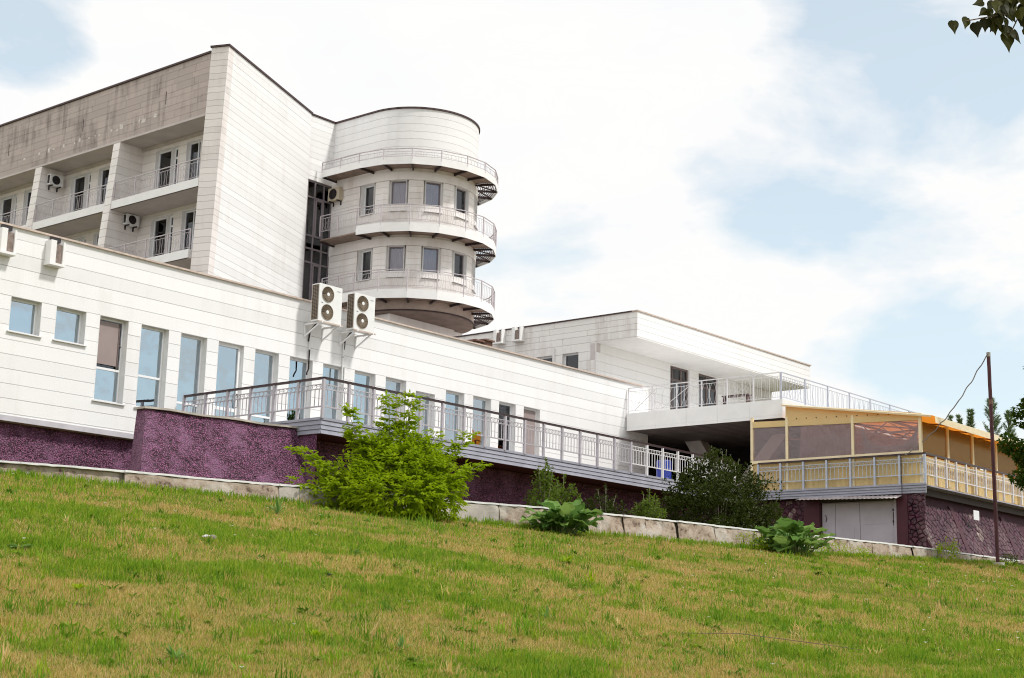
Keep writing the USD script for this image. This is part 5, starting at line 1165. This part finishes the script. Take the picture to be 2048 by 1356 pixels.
# trees
def crown_tree(name, label, base, h, lobes, n, L, w, seed, mat='leaf_tree', trunk_r=.18):
    g = np.random.default_rng(seed); T = thing(name, label, 'tree', base, None); base = np.array(base, float)
    t = np.linspace(0, 1, 10); path = base + np.stack([.15 * np.sin(t * 4), .12 * np.sin(t * 3 + 1), t * h * .9], 1); path[0, 2] -= .3
    put('trunk', MB().tube(path, trunk_r * (1 - .8 * t), 8), 'bark', T, smooth=60)
    m = MB(); vs, fs, nn = [], [], 0
    tot = sum(np.prod(r) ** (2 / 3) for c, r in lobes)
    for c, r in lobes:
        c = np.array(c); a = base + [0, 0, h * .35 + .3 * c[2] * .5]; q = np.linspace(0, 1, 6)[:, None]
        m.tube(a + (base + c - a) * q + np.array([0, 0, .25]) * np.sin(q * 3.14), np.linspace(trunk_r * .35, .02, 6), 5)
        sub = 9
        for _ in range(sub):       # clumps within the lobe leave gaps
            P0, d0 = shell(g, 1, base + c, r, .5); k = int(n * np.prod(r) ** (2 / 3) / tot / sub)
            P, d = shell(g, k, P0[0], np.array(r) * g.uniform(.30, .5), .3); d[:, 2] -= .25
            v, f = leaves(P, d + g.normal(size=d.shape) * .5, L * g.uniform(.7, 1.2, k), w * g.uniform(.8, 1.2, k), .14, g); vs.append(v); fs.append(f + nn); nn += len(v)
    put('limbs', m, 'bark', T); put('crown', (np.vstack(vs), np.vstack(fs)), mat, T, fix=False)
TB = np.array([48.42, 16.72, float(gh(48.42, 16.72))])
rr_ = lambda a, z, d=0: tuple(Rt * a + Fw * d + np.array([0, 0, z]))
crown_tree('leafy_tree', 'dense dark green broadleaf tree reaching in from the right edge', TB, 8.5,
           [(rr_(-1.75, 4.2), (.75, .8, .55)), (rr_(-1.25, 5.2), (.75, .8, .6)), (rr_(-.9, 5.9), (.7, .8, .6)), (rr_(-1.6, 3.2), (.75, .7, .55)), (rr_(0, 5), (1.3, 1.3, 1.1)), (rr_(0, 7), (1.2, 1.2, 1.0)), (rr_(.9, 6), (1.2, 1.2, 1.1)), (rr_(-.3, 3.9), (1.0, 1.0, .7)), (rr_(-1.0, 3.7), (.9, .9, .8)), (rr_(-.8, 4.6), (.9, .9, .8))], 21000, .13, .085, 61)
def conifer(label, base, h, r, seed):
    g = np.random.default_rng(seed); T = thing('conifer', label, 'tree', base, None); base = np.array(base, float)
    put('trunk', MB().tube([base - [0, 0, 1], base + [0, 0, h]], [.22, .03], 7), 'bark', T); vs, fs, n = [], [], 0
    for z in np.arange(h * .25, h, .36):
        rad = r * (1 - z / h) ** .55 + .10
        for k in range(6):
            az = g.uniform(0, 6.28); d = np.array([math.cos(az), math.sin(az), .75 + .9 * z / h]); d /= np.linalg.norm(d)
            q = g.uniform(.1, 1, 34); P = base + [0, 0, z] + d * rad * q[:, None]; D = d + g.normal(size=(34, 3)) * .35
            v, f = leaves(P, D, .34 * g.uniform(.6, 1.2, 34), .040, .1, g); vs.append(v); fs.append(f + n); n += len(v)
    put('crown', (np.vstack(vs), np.vstack(fs)), 'needle', T, fix=False)
for lab, x, y, zt, r, sd in [('tall spiky conifer behind the pavilion roof beside the pole', 124.5, 50.6, 21.6, 3.2, 71), ('distant small tree top left of the group over the pavilion roof', 122.9, 53.6, 20.2, .9, 72), ('pointed tree top just left of the spiky conifer', 123.9, 52.2, 20.9, 1.3, 73), ('tree top between the spiky conifer and the right hand tree', 125.6, 49.6, 20.6, 2.4, 74), ('slim tree top second from left over the pavilion roof', 123.4, 53.0, 20.4, 1.0, 75)]:
    conifer(lab, (x, y, LEVEL), zt - LEVEL, r, sd)
# poplar spray hanging in at the top right, with the limb and trunk it grows from outside the view
PB = thing('poplar_tree', 'overhanging poplar spray with dark heart shaped leaves at the top right corner', 'tree', (8.6, 0.6, float(gh(8.6, .6))), None)
tz = float(gh(8.6, .6))
put('trunk', MB().tube([(8.6, .6, tz - .3), (8.55, .65, 1.5), (8.5, .75, 4.0), (8.4, .7, 7)], [.20, .16, .13, .08], 9), 'bark', PB, smooth=60)
B0 = np.array([8.52, .72, 3.4])
tw = [[B0, (8.1, 1.6, 3.75), (7.75, 2.3, 3.62), (7.5, 2.66, 3.42)], [(7.5, 2.66, 3.42), (7.40, 2.83, 3.335), (7.32, 2.93, 3.315), (7.25, 3.02, 3.292)], [(7.44, 2.77, 3.37), (7.42, 2.82, 3.26), (7.41, 2.84, 3.22)], [(7.55, 2.6, 3.45), (7.42, 2.75, 3.43), (7.33, 2.89, 3.40)], [(7.5, 2.66, 3.42), (7.46, 2.72, 3.30), (7.45, 2.74, 3.22)]]
for t_ in tw: put('twig', MB().tube(np.array(t_, float), .022 if t_ is tw[0] else .0035, 5), 'bark', PB)
g = np.random.default_rng(81)
def poplar_leaf(c, tipdir, Ls, yaw):
    Ls = Ls * 1.22; c = np.array(c) - [0, 0, .012]
    ax = np.array(tipdir, float); ax /= np.linalg.norm(ax); face = Fw * math.cos(yaw) + Rt * math.sin(yaw); sd = np.cross(ax, face); sd /= np.linalg.norm(sd); nr = np.cross(sd, ax)
    o = [(0, 0), (.16, -.06), (.36, .02), (.45, .18), (.40, .38), (.24, .60), (.10, .82), (0, 1.08), (-.10, .82), (-.24, .60), (-.40, .38), (-.45, .18), (-.36, .02), (-.16, -.06)]
    v = [np.array(c) + Ls * (sd * a * .9 + ax * b_ + nr * (.35 * abs(a) * .6 - .10 * b_ * b_)) for a, b_ in o] + [np.array(c) + Ls * ax * .35]
    k = len(o); put('leaf', (np.array(v), np.array([[i, (i + 1) % k, k] for i in range(k)])), 'leaf_poplar', PB, fix=False)
spots = [((7.225, 3.06, 3.31), .062, (.05, 0, -1)), ((7.265, 3.0, 3.325), .058, (-.25, .2, -1)), ((7.29, 2.97, 3.30), .068, (.15, -.1, -1)), ((7.33, 2.925, 3.325), .066, (-.1, .1, -1)), ((7.33, 2.92, 3.375), .05, (-.5, .6, -.7)), ((7.355, 2.895, 3.32), .07, (.1, 0, -1)), ((7.375, 2.87, 3.36), .06, (0, .1, -1)), ((7.38, 2.86, 3.29), .066, (.1, -.2, -1)), ((7.41, 2.84, 3.25), .088, (.02, .08, -1)), ((7.43, 2.82, 3.27), .07, (.25, -.25, -1)), ((7.31, 2.93, 3.415), .05, (-.6, .8, -.4)), ((7.35, 2.89, 3.42), .055, (-.3, .4, -.8))]
for c, s_, d in spots: poplar_leaf(c, d, s_, g.uniform(-.6, .6))
for k in range(64):
    c = np.array([7.40, 2.86, 3.385]) + Rt * g.uniform(-.07, .26) + np.array([0, 0, g.uniform(-.08, .10)]) + Fw * g.uniform(-.12, .12)
    c[2] -= .12 * max(0, .06 - (c - [7.4, 2.86, 3.4]) @ Rt)
    poplar_leaf(c, (g.uniform(-.4, .4), g.uniform(-.4, .4), -1), g.uniform(.05, .075), g.uniform(-.9, .9))

# ------------------------------------------------------------------ grass: uncountable, one object
def dryness(x, y):
    p = np.stack([x * .42, y * .42, np.zeros_like(x)], 1); q = np.stack([x * 2.6, y * 2.6, np.ones_like(x)], 1)
    n = meshkit.fbm(p, 4, 3) * .74 + meshkit.fbm(q, 2, 9) * .26
    r = np.hypot(x, y); cy = np.interp(x, CURB[:, 0], CURB[:, 1])
    edge = np.clip(1 - (cy - y) / 2.5, 0, 1)
    return np.clip((n - .485) * 5.0 + .58 + .22 * np.clip((16 - r) / 6, 0, 1) - .32 * edge, 0, 1)
def scatter(n, r0, r1, k0=-.34, k1=.36):
    r = np.sqrt(rng.uniform(r0 ** 2, r1 ** 2, n)); a = YAW + np.arctan(-rng.uniform(k0, k1, n) * 1.08)
    x, y = r * np.cos(a), r * np.sin(a); cy = np.interp(x, CURB[:, 0], CURB[:, 1])
    ok = y < cy - .10
    return x[ok], y[ok], r[ok]
V, Fc, Tn, nv = [], [], [], 0
for n, r0, r1, hh in [(235000, 7.5, 12, .085), (210000, 12, 18, .10), (160000, 18, 28, .12), (130000, 28, 58, .15)]:
    x, y, r = scatter(n, r0, r1); N = len(x); dry = dryness(x, y); z = gh(x, y)
    g1 = meshkit.fbm(np.stack([x * 1.3, y * 1.3, x * 0 + 4], 1), 3, 6); g2 = meshkit.fbm(np.stack([x * 5, y * 5, x * 0 + 9], 1), 2, 16)
    isdry = rng.uniform(0, 1, N) < np.clip(.08 + .80 * dry + .5 * (g2 - .5), .06, .92)
    tint = np.where(isdry, .60 + .40 * rng.uniform(0, 1, N), np.clip(.50 * rng.uniform(0, 1, N) ** .9 + .25 * (g2 - .5), 0, .52))
    tall = rng.uniform(0, 1, N) < .03
    h = hh * rng.uniform(.30, .85, N) * np.where(isdry, .85, .70 + .95 * np.clip((g1 - .42) * 3.2, 0, 1.3)) * np.where(tall, 1.7, 1)
    wd = np.maximum(.0022, r * .00018) * rng.uniform(.6, 1.5, N) * np.where(isdry, .75, 1.2)
    az = rng.uniform(0, 2 * np.pi, N); lean_ = rng.uniform(.05, .95, N) * np.where(isdry, 1.25, 1.0); la = rng.uniform(0, 2 * np.pi, N)
    B = np.stack([x, y, z - .01], 1); S = np.stack([np.cos(az), np.sin(az), 0 * az], 1) * wd[:, None]
    Ld = np.stack([np.cos(la), np.sin(la), 0 * la], 1) * (lean_ * h)[:, None]
    mid = B + Ld * .35 + np.stack([0 * h, 0 * h, h * .60], 1); tip = B + Ld + np.stack([0 * h, 0 * h, h * (1 - .3 * lean_)], 1)
    v = np.stack([B - S, B + S, mid + S * .8, mid - S * .8, tip], 1).reshape(-1, 3); i = np.arange(N)[:, None] * 5 + nv
    f = np.concatenate([i + [0, 1, 2], i + [0, 2, 3], i + [3, 2, 4]], 1).reshape(-1, 3)
    V.append(v); Fc.append(f); Tn.append(np.repeat(tint, 5)); nv += len(v)
def blades(P, L, w, lean, tint, curl=.5):
    global nv
    N = len(P); la = rng.uniform(0, 2 * np.pi, N); D = np.stack([np.cos(la), np.sin(la), 0 * la], 1); S = np.stack([-np.sin(la), np.cos(la), 0 * la], 1) * w[:, None]
    rowsv = []
    for t, q in ((0, 1), (.45, .95), (.8, .6), (1.0, .05)):
        c = P + D * (lean * L * t ** 1.5)[:, None] + np.stack([0 * L, 0 * L, L * (t - curl * lean * t ** 3)], 1); rowsv += [c - S * q, c + S * q]
    v = np.stack(rowsv, 1).reshape(-1, 3); i = np.arange(N)[:, None] * 8 + nv; f = []
    for k in range(3): f += [i + [2 * k, 2 * k + 1, 2 * k + 3], i + [2 * k, 2 * k + 3, 2 * k + 2]]
    V.append(v); Fc.append(np.concatenate(f, 1).reshape(-1, 3)); Tn.append(np.repeat(tint, 8)); nv += len(v)
def around(x, y, n, sp):
    X = np.repeat(x, n) + rng.normal(size=len(x) * n) * np.repeat(sp, n); Y = np.repeat(y, n) + rng.normal(size=len(x) * n) * np.repeat(sp, n); return np.stack([X, Y, gh(X, Y) - .01], 1)
for n, r0, r1, sc in [(170, 7.5, 14, .85), (240, 14, 26, 1.0), (240, 26, 56, 1.3)]:
    x, y, r = scatter(n, r0, r1)                                   # tussocks of coarse grass
    P = around(x, y, 26, .05 * sc + 0 * x); k = len(P); base = np.repeat(np.where(rng.uniform(0, 1, len(x)) < .12, rng.uniform(.62, .95, len(x)), rng.uniform(0, .40, len(x))), 26)
    blades(P, .17 * sc * rng.uniform(.5, 1.3, k), .0045 * sc * rng.uniform(.7, 1.4, k), rng.uniform(.1, .9, k), np.clip(base + rng.uniform(-.06, .1, k), 0, 1))
    x, y, r = scatter(n, r0, r1)                                   # broad leaved rosettes
    P = around(x, y, 12, .03 * sc + 0 * x); k = len(P); base = np.repeat(rng.uniform(0, .30, len(x)), 12)
    blades(P, .085 * sc * rng.uniform(.6, 1.4, k), .014 * sc * rng.uniform(.7, 1.3, k), rng.uniform(.6, 1.3, k), np.clip(base + rng.uniform(-.05, .08, k), 0, .42))
    x, y, r = scatter(n * 3, r0, r1)                               # thin dry seed stalks
    P = np.stack([x, y, gh(x, y)], 1); k = len(P); blades(P, .14 * sc * rng.uniform(.6, 1.4, k), .0016 * sc + 0 * x, rng.uniform(.05, .6, k), rng.uniform(.6, 1.0, k))
sx = rng.uniform(0, acc[-1], 520); c = np.array([on_curb(q) for q in sx])   # long grass along the foot of the kerb
P = around(c[:, 0], c[:, 1] - rng.uniform(.15, .7, 520), 22, .10 + 0 * sx); k = len(P); base = np.repeat(rng.uniform(.05, .5, 520), 22)
blades(P, .17 * rng.uniform(.35, 1.3, k), .008 * rng.uniform(.6, 1.4, k), rng.uniform(.1, .9, k), np.clip(base + rng.uniform(-.06, .12, k), 0, .75))
single('grass', (np.vstack(V), np.vstack(Fc)), 'grass_blade', 'mixed green and straw dry grass covering the slope', 'grass', kind='stuff', fix=False, tint=np.concatenate(Tn))
# weeds and small things lying in it
def weed(label, base, n, L, w, mat, seed, up_=.8):
    g = np.random.default_rng(seed); T = thing('weed', label, 'weed', base, None); base = np.array(base)
    for k in range(n):
        az = g.uniform(0, 6.28); e = g.uniform(.35, 1.3) * up_; d = np.array([math.cos(az) * math.cos(e), math.sin(az) * math.cos(e), math.sin(e)]); ln = L * g.uniform(.6, 1.15); sd = np.cross(d, [0, 0, 1.0]); sd /= np.linalg.norm(sd)
        v = []
        for t in np.linspace(0, 1, 5):
            c = base + d * ln * t + np.array([0, 0, -.35 * ln * t * t]); ww = w * math.sin(3.14 * min(.98, t * .85 + .12)) * .5
            v += [c - sd * ww, c + np.array([0, 0, -.15 * ww]), c + sd * ww]
        put('leaf', (np.array(v), grid_faces(5, 3)), mat, T, fix=False)
for lab, x, y, n, L, w, mat, sd, u in [
    ('dark broad leaved weed in the grass at the far left edge', 9.3, 14.6, 16, .22, .075, 'leaf_burdock', 1, .6), ('grey blue leafy weed patch in the middle of the slope', 11.95, 12.6, 60, .10, .035, 'weed_blue', 2, .8),
    ('bright green weed tuft in the foreground left of centre', 8.4, 8.95, 40, .15, .030, 'leaf_bright', 3, 1.0), ('dark green weed tuft at the bottom edge on the left', 6.45, 8.2, 26, .17, .028, 'leaf_burdock', 4, .95),
    ('curling dock weed on the upper slope below the bright bush', 15.4, 15.7, 18, .20, .05, 'leaf_burdock', 5, .9), ('leafy green weed clump below the left burdock', 20.6, 15.9, 46, .26, .05, 'leaf_bright', 6, .8),
    ('tall narrow bladed tuft below the left part of the kerb wall', 19.6, 22.1, 26, .50, .035, 'leaf_burdock', 7, 1.15), ('pair of upright broad blades in the right foreground', 12.4, 9.8, 10, .22, .03, 'leaf_burdock', 8, 1.25),
    ('dark leafy weed on the right part of the slope', 29.5, 15.95, 34, .20, .05, 'leaf_tree', 9, .8), ('tuft of upright blades in the centre foreground', 8.8, 8.4, 18, .18, .020, 'leaf_burdock', 10, 1.2),
    ('green leafy weeds on the left slope below the dark broad leaved weed', 8.0, 11.6, 44, .14, .035, 'leaf_bright', 11, .9), ('stiff green blades in the middle of the right slope', 17.7, 13.2, 16, .30, .03, 'leaf_bright', 12, 1.25)]:
    weed(lab, ground_pt(x, y), n, L, w, mat, sd, u)
LT = thing('litter', 'crumpled white and grey litter lying in the grass below the kerb wall', 'litter', ground_pt(13.3, 16.4))
for k, (a, h, s_) in enumerate([(0, .05, .045), (.07, .045, .045)]):
    mm = trimesh.creation.icosphere(2, s_); mm.vertices *= [1.5, 1, .6]; mm.vertices += (meshkit.noise(mm.vertices * 40 + k * 7) - .5)[:, None] * mm.vertices * .9
    c = np.array(ground_pt(13.3, 16.4, h)) + Rt * a; mm.apply_translation(c); put('scrap', MB().tm(mm), 'paper_white' if k == 0 else 'cable_grey', LT)
m = MB(); x, y, r = scatter(130, 8, 45); x, y = x[:80], y[:80]
for a, b_ in zip(x, y):
    c = np.array(ground_pt(a, b_, .07 + .06 * rng.uniform())); s_ = .014 + .0004 * math.hypot(a, b_)
    for k in range(5):
        t = k * 1.257; q = np.array([math.cos(t), math.sin(t), .5]) * s_; t2 = t + .8; q2 = np.array([math.cos(t2), math.sin(t2), .5]) * s_
        m.add([c, c + q, c + (q + q2) * .62, c + q2], [[0, 1, 2], [0, 2, 3]])
single('clover_flowers', m, 'petal_white', 'tiny white flower heads dotted through the grass', 'flowers', kind='stuff', fix=False)
SK = single('stick', MB().tube([ground_pt(13.2, 8.7, .06), ground_pt(13.9, 8.45, .10), ground_pt(14.6, 8.0, .08), ground_pt(15.3, 7.75, .05)], [.003, .004, .004, .002], 5), 'bark', 'thin dry stick lying in the right foreground grass', 'stick')
